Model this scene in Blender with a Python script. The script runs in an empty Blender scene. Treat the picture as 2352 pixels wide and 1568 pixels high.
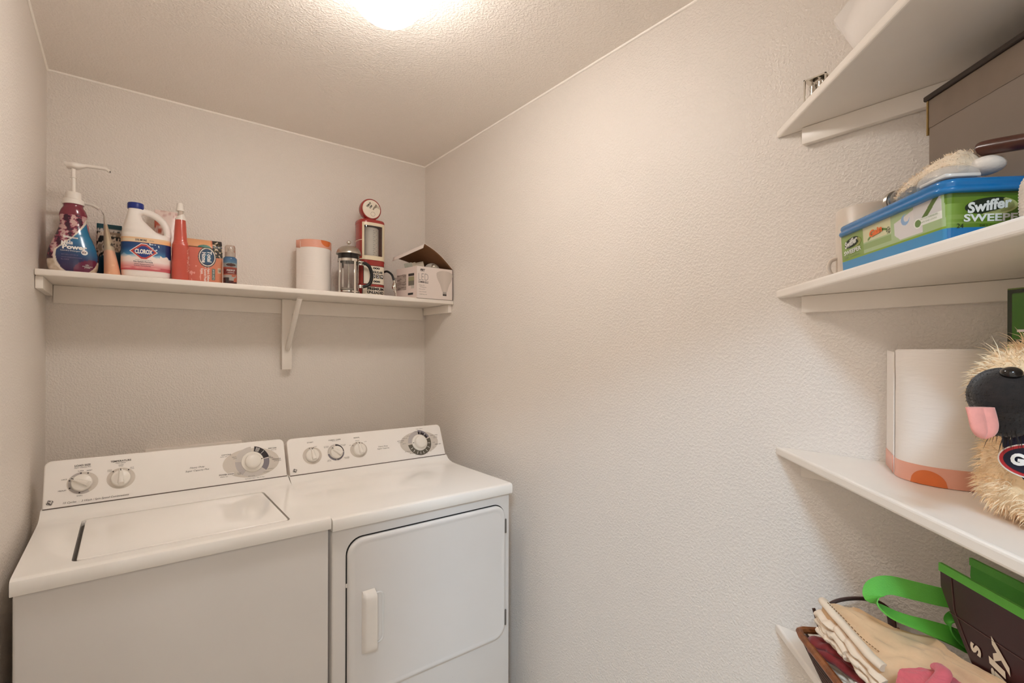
import bpy, bmesh, math, random
from mathutils import Vector, Matrix, noise
random.seed(7)
S = bpy.context.scene
COL = S.collection
PI = math.pi

def lin(c):
    return tuple(((x/255)/12.92 if x/255 <= .04045 else ((x/255+.055)/1.055)**2.4) for x in c)

# ------------------------------------------------------------------ camera, world, lights, exposure
cd = bpy.data.cameras.new('camera'); cam = bpy.data.objects.new('camera', cd); COL.objects.link(cam)
cd.sensor_width = 36.0; cd.lens = 17.4438; cd.shift_y = 0.01077; cd.clip_start = .02
cam.matrix_world = (Matrix.Translation((.2241, -2.4285, 1.4274)) @ Matrix.Rotation(math.radians(-37.9486), 4, 'Z')
                    @ Matrix.Rotation(math.radians(90), 4, 'X') @ Matrix.Rotation(math.radians(.1636), 4, 'Z'))
S.camera = cam
w = bpy.data.worlds.new('world'); S.world = w; w.use_nodes = True
w.node_tree.nodes['Background'].inputs[0].default_value = (1.0, .93, .85, 1)
w.node_tree.nodes['Background'].inputs[1].default_value = .62
# cool white fixture in the hall behind the doorway
ld = bpy.data.lights.new('hall_light', 'AREA'); ld.shape = 'DISK'; ld.size = .34; ld.energy = 31; ld.color = (.56, .79, 1.0)
hl = bpy.data.objects.new('hall_light', ld); COL.objects.link(hl); hl.location = (-.415, -3.082, 2.6)
hl.rotation_euler = (Vector((1.3, -1.6, .9))-hl.location).to_track_quat('-Z', 'Y').to_euler()
LAMP_STRENGTH = 34.0
S.view_settings.view_transform = 'Standard'; S.view_settings.look = 'None'
S.view_settings.gamma = 1.0; S.view_settings.use_curve_mapping = False
S.view_settings.exposure = 0.80
S.cycles.max_bounces = 16; S.cycles.diffuse_bounces = 12   # let the light settle in a small pale room

# ------------------------------------------------------------------ materials
MATS = {}
def _new(name):
    m = bpy.data.materials.new(name); m.use_nodes = True
    return m, m.node_tree, m.node_tree.nodes['Principled BSDF']
def mat(name, rgb, rough=.5, metal=0.0, var=.06, scale=30.0, bump=0.0, bscale=200.0, bdist=.002, trans=0.0, ior=1.45,
        alpha=1.0, coat=0.0, sheen=0.0, sss=0.0, emit=0.0, stretch=None):
    if name in MATS: return MATS[name]
    m, nt, p = _new(name)
    L = nt.links
    tc = nt.nodes.new('ShaderNodeTexCoord'); src = tc.outputs['Object']
    if stretch:
        mp = nt.nodes.new('ShaderNodeMapping'); mp.inputs['Scale'].default_value = stretch
        L.new(src, mp.inputs[0]); src = mp.outputs[0]
    n = nt.nodes.new('ShaderNodeTexNoise'); n.inputs['Scale'].default_value = scale; n.inputs['Detail'].default_value = 3
    L.new(src, n.inputs['Vector'])
    c = lin(rgb)
    r = nt.nodes.new('ShaderNodeValToRGB')
    r.color_ramp.elements[0].position = .3; r.color_ramp.elements[1].position = .7
    r.color_ramp.elements[0].color = tuple(x*(1-var) for x in c)+(1,)
    r.color_ramp.elements[1].color = tuple(min(1, x*(1+var)) for x in c)+(1,)
    L.new(n.outputs['Fac'], r.inputs[0]); L.new(r.outputs[0], p.inputs['Base Color'])
    p.inputs['Roughness'].default_value = rough; p.inputs['Metallic'].default_value = metal
    p.inputs['IOR'].default_value = ior
    if trans: p.inputs['Transmission Weight'].default_value = trans
    if alpha < 1: p.inputs['Alpha'].default_value = alpha
    if coat: p.inputs['Coat Weight'].default_value = coat
    if sheen: p.inputs['Sheen Weight'].default_value = sheen
    if sss: p.inputs['Subsurface Weight'].default_value = sss; p.inputs['Subsurface Radius'].default_value = (.01, .006, .004)
    if emit:
        L.new(r.outputs[0], p.inputs['Emission Color']); p.inputs['Emission Strength'].default_value = emit
    if bump:
        bn = nt.nodes.new('ShaderNodeTexNoise'); bn.inputs['Scale'].default_value = bscale; bn.inputs['Detail'].default_value = 2.5
        L.new(src, bn.inputs['Vector'])
        b = nt.nodes.new('ShaderNodeBump'); b.inputs['Strength'].default_value = bump; b.inputs['Distance'].default_value = bdist
        L.new(bn.outputs['Fac'], b.inputs['Height']); L.new(b.outputs[0], p.inputs['Normal'])
    MATS[name] = m
    return m
def plaster(name, rgb, rough, s1, strength, dist):
    """painted orange-peel drywall"""
    m, nt, p = _new(name); L = nt.links
    tc = nt.nodes.new('ShaderNodeTexCoord')
    n1 = nt.nodes.new('ShaderNodeTexNoise'); n1.inputs['Scale'].default_value = s1; n1.inputs['Detail'].default_value = 2.0; n1.inputs['Roughness'].default_value = .45
    n1.inputs['Distortion'].default_value = .4
    L.new(tc.outputs['Object'], n1.inputs['Vector'])
    rp = nt.nodes.new('ShaderNodeValToRGB'); rp.color_ramp.elements[0].position = .40; rp.color_ramp.elements[1].position = .66
    L.new(n1.outputs['Fac'], rp.inputs[0])
    b = nt.nodes.new('ShaderNodeBump'); b.inputs['Strength'].default_value = strength; b.inputs['Distance'].default_value = dist
    L.new(rp.outputs[0], b.inputs['Height']); L.new(b.outputs[0], p.inputs['Normal'])
    n2 = nt.nodes.new('ShaderNodeTexNoise'); n2.inputs['Scale'].default_value = 1.7
    L.new(tc.outputs['Object'], n2.inputs['Vector'])
    c = lin(rgb); r = nt.nodes.new('ShaderNodeValToRGB')
    r.color_ramp.elements[0].color = tuple(x*.985 for x in c)+(1,); r.color_ramp.elements[1].color = tuple(x*1.015 for x in c)+(1,)
    L.new(n2.outputs['Fac'], r.inputs[0]); L.new(r.outputs[0], p.inputs['Base Color'])
    p.inputs['Roughness'].default_value = rough
    MATS[name] = m
    return m
def painted(name='print', rough=.4, coat=0.0, metal=0.0):
    """printed surface: colours come from the print laid out on the mesh"""
    if name in MATS: return MATS[name]
    m, nt, p = _new(name)
    a = nt.nodes.new('ShaderNodeAttribute'); a.attribute_name = 'Col'
    nt.links.new(a.outputs['Color'], p.inputs['Base Color'])
    p.inputs['Roughness'].default_value = rough; p.inputs['Coat Weight'].default_value = coat; p.inputs['Metallic'].default_value = metal
    MATS[name] = m
    return m

# ------------------------------------------------------------------ mesh helpers
class MB:
    def __init__(s): s.v = []; s.f = []
    def add(s, v, f, mx=None):
        o = len(s.v)
        s.v += [tuple(mx @ Vector(p)) for p in v] if mx is not None else [tuple(p) for p in v]
        s.f += [tuple(i+o for i in q) for q in f]
        return s
    def box(s, a, b):
        x0, y0, z0 = a; x1, y1, z1 = b
        return s.add([(x0,y0,z0),(x1,y0,z0),(x1,y1,z0),(x0,y1,z0),(x0,y0,z1),(x1,y0,z1),(x1,y1,z1),(x0,y1,z1)],
                     [(0,3,2,1),(4,5,6,7),(0,1,5,4),(1,2,6,5),(2,3,7,6),(3,0,4,7)])
    def rbox(s, a, b, bev=.004, seg=3, mx=None):
        bm = bmesh.new(); bmesh.ops.create_cube(bm, size=1)
        for v in bm.verts:
            v.co = Vector([(a[i]+b[i])/2+v.co[i]*(b[i]-a[i]) for i in range(3)])
        bmesh.ops.bevel(bm, geom=bm.edges[:], offset=bev, segments=seg, affect='EDGES', profile=.5)
        vs = [v.co[:] for v in bm.verts]; bm.verts.index_update()
        fs = [tuple(v.index for v in f.verts) for f in bm.faces]; bm.free()
        return s.add(vs, fs, mx)
    def loft(s, rings, cap=True, mx=None, closed=True):
        n = len(rings[0]); v = []; f = []
        for r in rings: v += list(r)
        for k in range(len(rings)-1):
            for i in range(n if closed else n-1):
                j = (i+1) % n
                f.append((k*n+i, k*n+j, (k+1)*n+j, (k+1)*n+i))
        if cap:
            f.append(tuple(range(n-1, -1, -1))); f.append(tuple((len(rings)-1)*n+i for i in range(n)))
        return s.add(v, f, mx)
    def lathe(s, prof, seg=32, mx=None, cap=True):
        return s.loft([ring(max(r, 1e-5), max(r, 1e-5), z, seg) for r, z in prof], cap, mx)
    def tube(s, path, r, seg=8, cap=True, mx=None):
        P = [Vector(p) for p in path]; n = len(P); rings = []
        t0 = (P[1]-P[0]).normalized(); up = Vector((0,0,1)) if abs(t0.z) < .9 else Vector((1,0,0))
        a = t0.cross(up).normalized()
        for i in range(n):
            t = ((P[min(i+1, n-1)]-P[max(i-1, 0)])).normalized()
            a = (a-t*a.dot(t)).normalized(); b = t.cross(a)
            rr = r[i] if isinstance(r, (list, tuple)) else r
            ra, rb = rr if isinstance(rr, tuple) else (rr, rr)
            rings.append([P[i]+a*ra*math.cos(2*PI*k/seg)+b*rb*math.sin(2*PI*k/seg) for k in range(seg)])
        return s.loft(rings, cap, mx)
    def prism(s, poly, h0, h1, mx=None):
        n = len(poly)
        v = [(x, y, h0) for x, y in poly]+[(x, y, h1) for x, y in poly]
        f = [tuple(range(n-1, -1, -1)), tuple(range(n, 2*n))]+[(i, (i+1) % n, n+(i+1) % n, n+i) for i in range(n)]
        return s.add(v, f, mx)
    def grid(s, fn, nu, nv):
        v = [fn(i/nu, j/nv) for j in range(nv+1) for i in range(nu+1)]
        f = [(j*(nu+1)+i, j*(nu+1)+i+1, (j+1)*(nu+1)+i+1, (j+1)*(nu+1)+i) for j in range(nv) for i in range(nu)]
        return s.add(v, f)
    def sphere(s, c, r, nu=20, nv=12, mx=None):
        r = r if isinstance(r, tuple) else (r, r, r)
        rings = []
        for j in range(nv+1):
            t = PI*j/nv; k = max(math.sin(t), 1e-4)
            rings.append([(c[0]+r[0]*k*math.cos(2*PI*i/nu), c[1]+r[1]*k*math.sin(2*PI*i/nu), c[2]-r[2]*math.cos(t)) for i in range(nu)])
        return s.loft(rings, True, mx)
def ring(rx, ry, z, seg=32, cx=0, cy=0, e=2.0):
    out = []
    for i in range(seg):
        t = 2*PI*i/seg; c, q = math.cos(t), math.sin(t)
        out.append((cx+rx*math.copysign(abs(c)**(2/e), c), cy+ry*math.copysign(abs(q)**(2/e), q), z))
    return out
def obj(name, mb, m, parent=None, smooth=True, angle=40, paint=None, loc=None, kind=None):
    me = bpy.data.meshes.new(name); me.from_pydata(mb.v, [], mb.f); me.update()
    bm = bmesh.new(); bm.from_mesh(me); bmesh.ops.recalc_face_normals(bm, faces=bm.faces[:]) if not paint_open(mb) else None
    bm.to_mesh(me); bm.free()
    if smooth:
        me.shade_smooth(); me.set_sharp_from_angle(angle=math.radians(angle))
    me.materials.append(m)
    if paint:
        at = me.color_attributes.new('Col', 'FLOAT_COLOR', 'POINT')
        buf = []
        for v in me.vertices: buf += list(lin(paint(*v.co)))+[1.0]
        at.data.foreach_set('color', buf)
    o = bpy.data.objects.new(name, me); COL.objects.link(o)
    if parent: o.parent = parent
    if loc: o.location = loc
    if kind: o['kind'] = kind
    return o
def paint_open(mb): return getattr(mb, 'open', False)
def thing(name, label, cat, loc=(0,0,0), rz=0, group=None):
    o = bpy.data.objects.new(name, None); COL.objects.link(o); o.empty_display_size = .05
    o.location = loc; o.rotation_euler = (0, 0, rz); o['label'] = label; o['category'] = cat
    if group: o['group'] = group
    return o
def tag(o, label, cat, group=None):
    o['label'] = label; o['category'] = cat
    if group: o['group'] = group
    return o
def struct(name, mb, m, parent=None, **k):
    o = obj(name, mb, m, parent, **k)
    if not parent: o['kind'] = 'structure'
    return o
def bevel(o, wd=.003, seg=2):
    b = o.modifiers.new('bevel', 'BEVEL'); b.width = wd; b.segments = seg; b.limit_method = 'ANGLE'; b.angle_limit = math.radians(35)
    return o
def bake(o):
    dg = bpy.context.evaluated_depsgraph_get(); dg.update()
    me = bpy.data.meshes.new_from_object(o.evaluated_get(dg)); old = o.data
    o.modifiers.clear(); o.data = me
    return o
_tc = {}
def text2d(s, h, wd=None, shear=0.0, bold=0.0, res=3):
    key = (s, shear, bold)
    if key not in _tc:
        c = bpy.data.curves.new('t', 'FONT'); c.body = s; c.size = 1; c.shear = shear; c.offset = bold; c.resolution_u = res
        o = bpy.data.objects.new('t', c); COL.objects.link(o)
        bpy.context.view_layer.update()
        dg = bpy.context.evaluated_depsgraph_get(); me = bpy.data.meshes.new_from_object(o.evaluated_get(dg))
        vs = [(v.co.x, v.co.y) for v in me.vertices]; fs = [tuple(p.vertices) for p in me.polygons]
        bpy.data.objects.remove(o); bpy.data.curves.remove(c); bpy.data.meshes.remove(me)
        xs = [p[0] for p in vs]; ys = [p[1] for p in vs]
        cx, cy = (min(xs)+max(xs))/2, (min(ys)+max(ys))/2
        _tc[key] = ([(x-cx, y-cy) for x, y in vs], fs, max(xs)-min(xs), max(ys)-min(ys))
    vs, fs, W0, H0 = _tc[key]
    ky = h/H0; kx = wd/W0 if wd else ky
    return [(x*kx, y*ky) for x, y in vs], fs
def lettering(parent, items, fmap, m, name='lettering'):
    """items: (text, cx, cy, width, height[, rot_deg, shear, bold]) laid on a surface by fmap(a, b)"""
    mb = MB(); mb.open = True
    for it in items:
        s, cx, cy, wd, h = it[:5]; rot = math.radians(it[5]) if len(it) > 5 else 0
        sh = it[6] if len(it) > 6 else 0; bo = it[7] if len(it) > 7 else 0
        vs, fs = text2d(s, h, wd, sh, bo)
        c, q = math.cos(rot), math.sin(rot)
        mb.add([fmap(cx+x*c-y*q, cy+x*q+y*c) for x, y in vs], fs)
    return obj(name, mb, m, parent, smooth=False, kind='stuff')
def flat(polys, fmap, n=1):
    """flat print shapes as one mesh: each polygon fanned from its centre"""
    mb = MB(); mb.open = True
    for poly in polys:
        cx = sum(p[0] for p in poly)/len(poly); cy = sum(p[1] for p in poly)/len(poly)
        mb.add([fmap(cx, cy)]+[fmap(*p) for p in poly], [(0, 1+i, 1+(i+1) % len(poly)) for i in range(len(poly))])
    return mb
def annulus(fmap, cx, cy, r0, r1, a0=0, a1=360, seg=48, kx=1.0):
    mb = MB(); mb.open = True; n = max(3, int(seg*(a1-a0)/360)); v = []; f = []
    for i in range(n+1):
        t = math.radians(a0+(a1-a0)*i/n); c, q = math.cos(t), math.sin(t)
        v += [fmap(cx+r0*c, cy+r0*q), fmap(cx+r1*kx*c, cy+r1*q)]
    f = [(2*i, 2*i+1, 2*i+3, 2*i+2) for i in range(n)]
    return mb.add(v, f)
def oval(cx, cy, rx, ry, n=40): return [(cx+rx*math.cos(2*PI*i/n), cy+ry*math.sin(2*PI*i/n)) for i in range(n)]
def nz(x, y=0, z=0): return noise.noise(Vector((x, y, z)))
def mix(a, b, t):
    t = max(0, min(1, t)); return tuple(a[i]+(b[i]-a[i])*t for i in range(3))
def spline(pts, n):
    """Catmull-Rom through pts"""
    P = [Vector(p) for p in pts]; P = [P[0]*2-P[1]]+P+[P[-1]*2-P[-2]]; out = []
    m = len(P)-3
    for i in range(n+1):
        t = i/n*m; k = min(int(t), m-1); t -= k; a, b, c, d = P[k:k+4]
        out.append(.5*((2*b)+(c-a)*t+(2*a-5*b+4*c-d)*t*t+(3*b-a-3*c+d)*t**3))
    return out

# common materials
WALL = plaster('wall_paint', (229, 222, 214), .40, 150, .42, .0028)
CEIL = plaster('ceiling_paint', (240, 233, 225), .5, 140, .40, .0028)
WHITEP = mat('white_shelf_paint', (236, 229, 220), .33, var=.015, scale=12, bump=.05, bscale=60)
ENAMEL = mat('white_enamel', (248, 246, 242), .07, var=.008, scale=6, coat=.3)
ENAMEL2 = mat('white_enamel_front', (228, 226, 224), .28, var=.008, scale=6)
PLASTIC = mat('white_console_plastic', (246, 242, 237), .30, var=.008, scale=10)
KNOBW = mat('white_knob_plastic', (238, 234, 226), .25, var=.01, scale=40)
DARK = mat('dark_gap', (28, 26, 25), .7, var=.1)
INK = mat('dark_grey_ink', (66, 60, 58), .6, var=.05)
BLACK = mat('black_plastic', (22, 20, 20), .35, var=.1)
WHITEPL = mat('white_plastic', (236, 230, 222), .32, var=.01, scale=40)
WINK = mat('white_ink', (240, 238, 234), .5, var=.01)
CHROME = mat('chrome', (226, 222, 214), .09, 1.0, var=.02)
STEEL = mat('brushed_steel', (190, 184, 174), .28, 1.0, var=.05)
GLASS = mat('clear_glass', (250, 250, 250), .02, trans=1.0, ior=1.45, var=0)
PRINT = painted('print', .38)
PRINTG = painted('glossy_print', .2, coat=.3)
PRINTM = painted('matte_print', .7)

# ------------------------------------------------------------------ setting
WX, H, YF = 1.513, 2.4382, -2.83
T = .11
struct('floor', MB().box((-3.5, -6, -.05), (2.2, .2, 0)), mat('floor_tile', (206, 192, 175), .5, var=.08, scale=4), smooth=False)
struct('ceiling', MB().box((-.2, -3.1, H), (WX+.2, .2, H+.1)), CEIL, smooth=False)
struct('wall_back', MB().box((-T, 0, 0), (WX+T, T, H)), WALL, smooth=False)
struct('wall_left', MB().box((-T, -1.93, 0), (0, 0, H)), WALL, smooth=False)
struct('wall_right', MB().box((WX, YF-T, 0), (WX+T, 0, H)), WALL, smooth=False)
struct('wall_front', MB().box((.9, YF-T, 0), (WX, YF, H)), WALL, smooth=False)
# diagonal wall with the doorway the camera looks through
def dg_wall(p, q, z0, z1, th=.12):
    p = Vector(p); q = Vector(q); n = Vector((-.7071, -.7071))*th
    mb = MB(); mb.prism([tuple(p), tuple(q), tuple(q+n), tuple(p+n)], z0, z1); return mb
JL, JR = (.1780, -2.1080), (.718, -2.648)
mb = dg_wall((0, -1.93), JL, 0, H); b2 = dg_wall(JR, (.9, -2.83), 0, H); b3 = dg_wall(JL, JR, 2.05, H)
mb.add(b2.v, b2.f); mb.add(b3.v, b3.f)
struct('wall_doorway', mb, WALL, smooth=False)
# pale caulk lines where walls meet the ceiling
CAULK = mat('caulk', (252, 247, 240), .5, var=.02)
struct('trim_1', MB().tube([(0.002, -.0015, H-.002), (WX-.002, -.0015, H-.002)], .0045, 8), CAULK)
struct('trim_2', MB().tube([(WX-.0015, -.002, H-.002), (WX-.0015, -2.8, H-.002)], .0045, 8), CAULK)
struct('trim_3', MB().tube([(.0015, -.002, H-.002), (.0015, -1.9, H-.002)], .0045, 8), CAULK)

# ------------------------------------------------------------------ ceiling lamp
lt = thing('ceiling_light', 'glowing white glass dome light on the ceiling', 'ceiling light', (.757, -1.22, H))
obj('mounting_pan', MB().lathe([(.0, 0), (.135, 0), (.138, -.006), (.132, -.022), (.118, -.026), (0, -.026)], 48), WHITEP, lt)
GLOW, gnt, gp = _new('glowing_glass')
gp.inputs['Base Color'].default_value = (1, .95, .88, 1)
gtc = gnt.nodes.new('ShaderNodeTexCoord'); gn = gnt.nodes.new('ShaderNodeTexNoise'); gn.inputs['Scale'].default_value = 3
gr = gnt.nodes.new('ShaderNodeValToRGB'); gr.color_ramp.elements[0].color = (1, .93, .87, 1); gr.color_ramp.elements[1].color = (1, .94, .885, 1)
gnt.links.new(gtc.outputs['Object'], gn.inputs['Vector']); gnt.links.new(gn.outputs['Fac'], gr.inputs[0])
gnt.links.new(gr.outputs[0], gp.inputs['Emission Color'])
gsx = gnt.nodes.new('ShaderNodeSeparateXYZ'); gnt.links.new(gtc.outputs['Object'], gsx.inputs[0])
gmr = gnt.nodes.new('ShaderNodeMapRange'); gmr.inputs['From Min'].default_value = -.02; gmr.inputs['From Max'].default_value = -.15
gmr.inputs['To Min'].default_value = LAMP_STRENGTH*.16; gmr.inputs['To Max'].default_value = LAMP_STRENGTH
gnt.links.new(gsx.outputs['Z'], gmr.inputs['Value']); gnt.links.new(gmr.outputs[0], gp.inputs['Emission Strength'])
obj('glass_dome', MB().lathe([(.118*math.sqrt(max(0, 1-(k/16)**2)), -.02-.14*(k/16)) for k in range(16)]+[(0, -.16)], 48), GLOW, lt)

# ------------------------------------------------------------------ back shelf
SH = 1.685
sh = thing('wall_shelf', 'long white painted shelf above the washer and dryer', 'shelf', (0, 0, SH))
obj('board', MB().rbox((.001, -.304, -.02), (WX-.001, -.001, 0), .004, 3), WHITEP, sh)
obj('cleat', MB().rbox((.001, -.285, -.06), (.02, -.021, -.0205), .002, 2), WHITEP, sh)
obj('cleat', MB().rbox((WX-.02, -.285, -.06), (WX-.001, -.021, -.0205), .002, 2), WHITEP, sh)
obj('cleat', MB().rbox((.021, -.02, -.085), (WX-.021, -.001, -.0205), .002, 2), WHITEP, sh)
br = obj('bracket_board', MB().rbox((.779, -.041, 1.348-SH), (.821, -.0205, -.0205), .002, 2), WHITEP, sh)
obj('bracket_rod', MB().tube([(.800, -.048, 1.440-SH), (.798, -.10, 1.486-SH), (.793, -.27, 1.6485-SH)], .0105, 16), WHITEP, sh)

# ------------------------------------------------------------------ corner shelves on the right wall
TIP = Vector((WX-.001, -1.853)); E1 = Vector((-.7071, -.7071)); N1 = Vector((.7071, -.7071))
def D(s, o, z=0): p = TIP+E1*s+N1*o; return (p.x, p.y, z)
DR = math.radians(-135)   # rotation of things lined up with the shelf edge: local +x along edge, +y inwards
SZ = [1.985, 1.585, 1.195, .752]
wh = ['topmost of the four white corner shelves, holding the white plastic carton', 'second white corner shelf from the top, holding the green tub with a blue lid',
      'third white corner shelf from the top, holding the white paper roll', 'lowest white corner shelf, holding the wicker basket']
poly = [(WX-.001, -1.853), (.722, -2.644), (.905, -2.827), (WX-.001, -2.827)]
def make_shelf():
    t = thing('corner_shelf', '', 'shelf', (0, 0, 0), 0, 'white corner shelves')
    bo = obj('board', MB().prism(poly, -.021, 0), WHITEP, t, smooth=False); bevel(bo, .005, 3)
    c = obj('cleat', MB().rbox((WX-.02, -2.80, -.061), (WX-.001, -1.92, -.0215), .002, 2), WHITEP, t)
    obj('cleat', MB().rbox((.93, -2.8285, -.061), (WX-.021, -2.81, -.0215), .002, 2), WHITEP, t)
    return t
s0 = make_shelf()
for i, z in enumerate(SZ):
    if i == 0: t = s0
    else:
        t = s0.copy(); COL.objects.link(t)
        for ch in list(s0.children):
            c = ch.copy(); COL.objects.link(c); c.parent = t
    t.location = (0, 0, z); t['label'] = wh[i]

# ------------------------------------------------------------------ washer and dryer
MW = .686
def rounded_top(x0, x1, b0, b1, r, n=8):
    p = [(x0, b0), (x1, b0)]
    p += [(x1-r+r*math.cos(PI/2*i/n), b1-r+r*math.sin(PI/2*i/n)) for i in range(n+1)]
    p += [(x0+r-r*math.sin(PI/2*i/n), b1-r+r*math.cos(PI/2*i/n)) for i in range(n+1)]
    return p
def rrect(x0, x1, z0, z1, r, n=8):
    cs = [(x1-r, z1-r, 0), (x0+r, z1-r, 90), (x0+r, z0+r, 180), (x1-r, z0+r, 270)]; p = []
    for cx, cz, a in cs:
        p += [(cx+r*math.cos(math.radians(a+90*i/n)), cz+r*math.sin(math.radians(a+90*i/n))) for i in range(n+1)]
    return p
def deck_profile(zt, zl, zb):
    # (y, z): front lip, flat top, flare up to the console
    return [(-.30, zl), (-.918, zl), (-.92, zl+.004), (-.92, zt-.010), (-.917, zt-.004), (-.911, zt-.001), (-.903, zt), (-.52, zt+.001), (-.475, zt+.003), (-.452, zt+.0075),
            (-.436, zt+.0145), (-.425, zb-.004), (-.4185, zb), (-.30, zb)]
class Panel:
    def __init__(s, zb):
        s.o = Vector((0, -.4185, zb+.0016)); v = Vector((0, .058, .1315)); s.len = v.length; s.s = v.normalized()
        s.n = Vector((1, 0, 0)).cross(s.s)
        s.mx = Matrix((( 1, s.s.x*0, s.n.x, s.o.x), (0, s.s.y, s.n.y, s.o.y), (0, s.s.z, s.n.z, s.o.z), (0, 0, 0, 1)))
    def at(s, h=.0004): return lambda a, b: tuple(s.mx @ Vector((a, b, h)))
def appliance(name, label, x0, zt, zl, zb):
    t = thing(name, label, name, (x0, 0, 0))
    obj('cabinet', MB().rbox((.003, -.906, .012), (MW-.003, -.30, zl-.004), .006, 3), ENAMEL2, t)
    obj('shadow_gap', MB().box((.012, -.90, zl-.006), (MW-.012, -.305, zl+.002)), DARK, t, smooth=False)
    for fx in (.05, MW-.05):
        for fy in (-.86, -.35): obj('foot', MB().lathe([(0, 0), (.02, 0), (.018, .012), (0, .0135)], 12, Matrix.Translation((fx, fy, 0))), BLACK, t)
    pr = deck_profile(zt, zl, zb); n = len(pr)
    mb = MB()
    mb.loft([[(x, y, z) for y, z in pr] for x in (0, MW)], True)
    dk = obj('top_deck', mb, ENAMEL, t, smooth=True, angle=35)
    P = Panel(zb)
    pl = rounded_top(.003, MW-.003, 0, P.len+.002, .019)
    cs = MB().prism(pl, -.075, 0, P.mx)
    co = obj('console', cs, PLASTIC, t, smooth=True, angle=35); bevel(co, .0035, 3)
    obj('seam', MB().box((.004, -.418, zb-.004), (MW-.004, -.34, zb+.003)), mat('seam_shadow_grey', (96, 86, 78), .7), t, smooth=False)
    return t, P, dk
OVALC = mat('pale_grey_oval_print', (212, 204, 194), .5, var=.01)
GREYR = mat('grey_ring_print', (188, 182, 180), .5, var=.01)
LGREYR = mat('light_ring_print', (206, 200, 194), .5, var=.01)
NAVYR = mat('dark_purple_print', (44, 36, 40), .5, var=.05)
SLATER = mat('slate_print', (128, 124, 132), .5, var=.02)
OLIVER = mat('dark_olive_print', (98, 92, 80), .5, var=.03)
def knob(parent, P, a, b, r, ang, name='knob'):
    """control knob with a raised grip bar pointing at ang degrees"""
    M0 = P.mx @ Matrix.Translation((a, b, 0))
    k = obj(name, MB().lathe([(0, .0002), (r*1.04, .0002), (r*1.04, .004), (r, .0075), (r*.96, .0125), (r*.86, .0145), (0, .0152)], 40, M0), KNOBW, parent)
    MR = M0 @ Matrix.Rotation(math.radians(ang), 4, 'Z')
    mb = MB(); prof = []
    for i in range(13):
        x = -r*.86+(r*1.90)*i/12; wd = r*(.20+.16*(1-i/12)); hh = .0255-.0050*(i/12)
        if i in (0, 12): hh = .0165
        prof.append([(x, -wd, .0125), (x, -wd*.8, hh-.002), (x, -wd*.5, hh), (x, wd*.5, hh), (x, wd*.8, hh-.002), (x, wd, .0125)])
    mb.loft(prof, True, MR)
    obj('grip', mb, KNOBW, k)
    mb2 = MB().box((r*.80, -.0011, .0150), (r*1.05, .0011, .0215)); mk = MB().add(mb2.v, mb2.f, MR)
    obj('pointer', mk, INK, k, smooth=False)
    return k
def dial(parent, P, a, b, rk, rb, ang):
    M0 = P.mx @ Matrix.Translation((a, b, 0))
    k = obj('cycle_dial', MB().lathe([(0, .0002), (rb, .0002), (rb, .004), (rb*.97, .0055), (rb*.8, .006), (0, .006)], 48, M0), KNOBW, parent)
    obj('dial_knob', MB().lathe([(0, .0061), (rk, .0061), (rk*1.02, .012), (rk*.97, .022), (rk*.88, .0245), (rk*.5, .0262), (0, .0268)], 40, M0), KNOBW, k)
    MR = M0 @ Matrix.Rotation(math.radians(ang), 4, 'Z')
    obj('pointer', MB().prism([(rb*.98, 0), (rb*.80, .0022), (rb*.78, -.0022)], .0061, .0066, MR), INK, k, smooth=False)
    return k
def ge_logo(parent, f, a, b, r):
    f2_ = lambda x, y: tuple(Vector(f(x, y))+Vector((0, -.00045, .0002)))
    em = obj('emblem', flat([[(a+r*(1+.10*math.cos(4*t_))*math.cos(t_+.4), b+r*(1+.10*math.cos(4*t_))*math.sin(t_+.4)) for t_ in [2*PI*i/40 for i in range(40)]]], f), INK, parent, smooth=False)
    mb = annulus(f2_, a, b, r*.74, r*.84)
    for it in (('g', -.30, -.05), ('e', .28, .05)):
        vs, fs = text2d(it[0], r*.95, r*.62, .3, .02); mb.add([f2_(a+it[1]*r+x, b+it[2]*r+y) for x, y in vs], fs)
    obj('monogram', mb, PLASTIC, em, smooth=False, kind='stuff')

# --- washer
wx0 = .028
ws, P, dk = appliance('washer', 'white top-load washing machine beside the left wall', wx0, .931, .895, .9555)
P.mx = P.mx.copy()
X = lambda x: x-wx0
# lid recess cut into the deck
LX0, LX1, LY0, LY1 = .125-wx0, .612-wx0, -.872, -.503
cut = obj('cut', MB().prism(rrect(LX0, LX1, LY0, LY1, .016), .915, .96), DARK)
cut.location = (wx0, 0, 0)
bpy.context.view_layer.update()
bo = dk.modifiers.new('b', 'BOOLEAN'); bo.operation = 'DIFFERENCE'; bo.object = cut; bo.solver = 'EXACT'
bpy.context.view_layer.update(); bake(dk); bpy.data.objects.remove(cut)
dk.data.shade_smooth(); dk.data.set_sharp_from_angle(angle=math.radians(35))
dk.data.materials.clear(); dk.data.materials.append(ENAMEL)
obj('recess_floor', MB().prism(rrect(LX0, LX1, LY0, LY1, .016), .9152, .9165), mat('grey_gap', (92, 86, 80), .6), ws, smooth=False)
ld_ = obj('lid', MB().prism(rrect(LX0+.009, LX1-.0055, LY0+.003, LY1-.002, .014), .918, .9335), ENAMEL, ws, smooth=True, angle=35); bevel(ld_, .0035, 4)
f0 = P.at(.0005); f1 = P.at(.0009); f2 = P.at(.0013); f3 = P.at(.0017)
KB = .0675
pr_ = MB(); pr_.open = True
for q_ in (oval(X(.121), KB, .0375, .0335), oval(X(.215), KB, .0365, .0335)): obj('oval_print', flat([q_], f0), OVALC, ws, smooth=False)
obj('ring_print', annulus(f1, X(.121), KB, .026, .0345, 95, 300), GREYR, ws, smooth=False)
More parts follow.
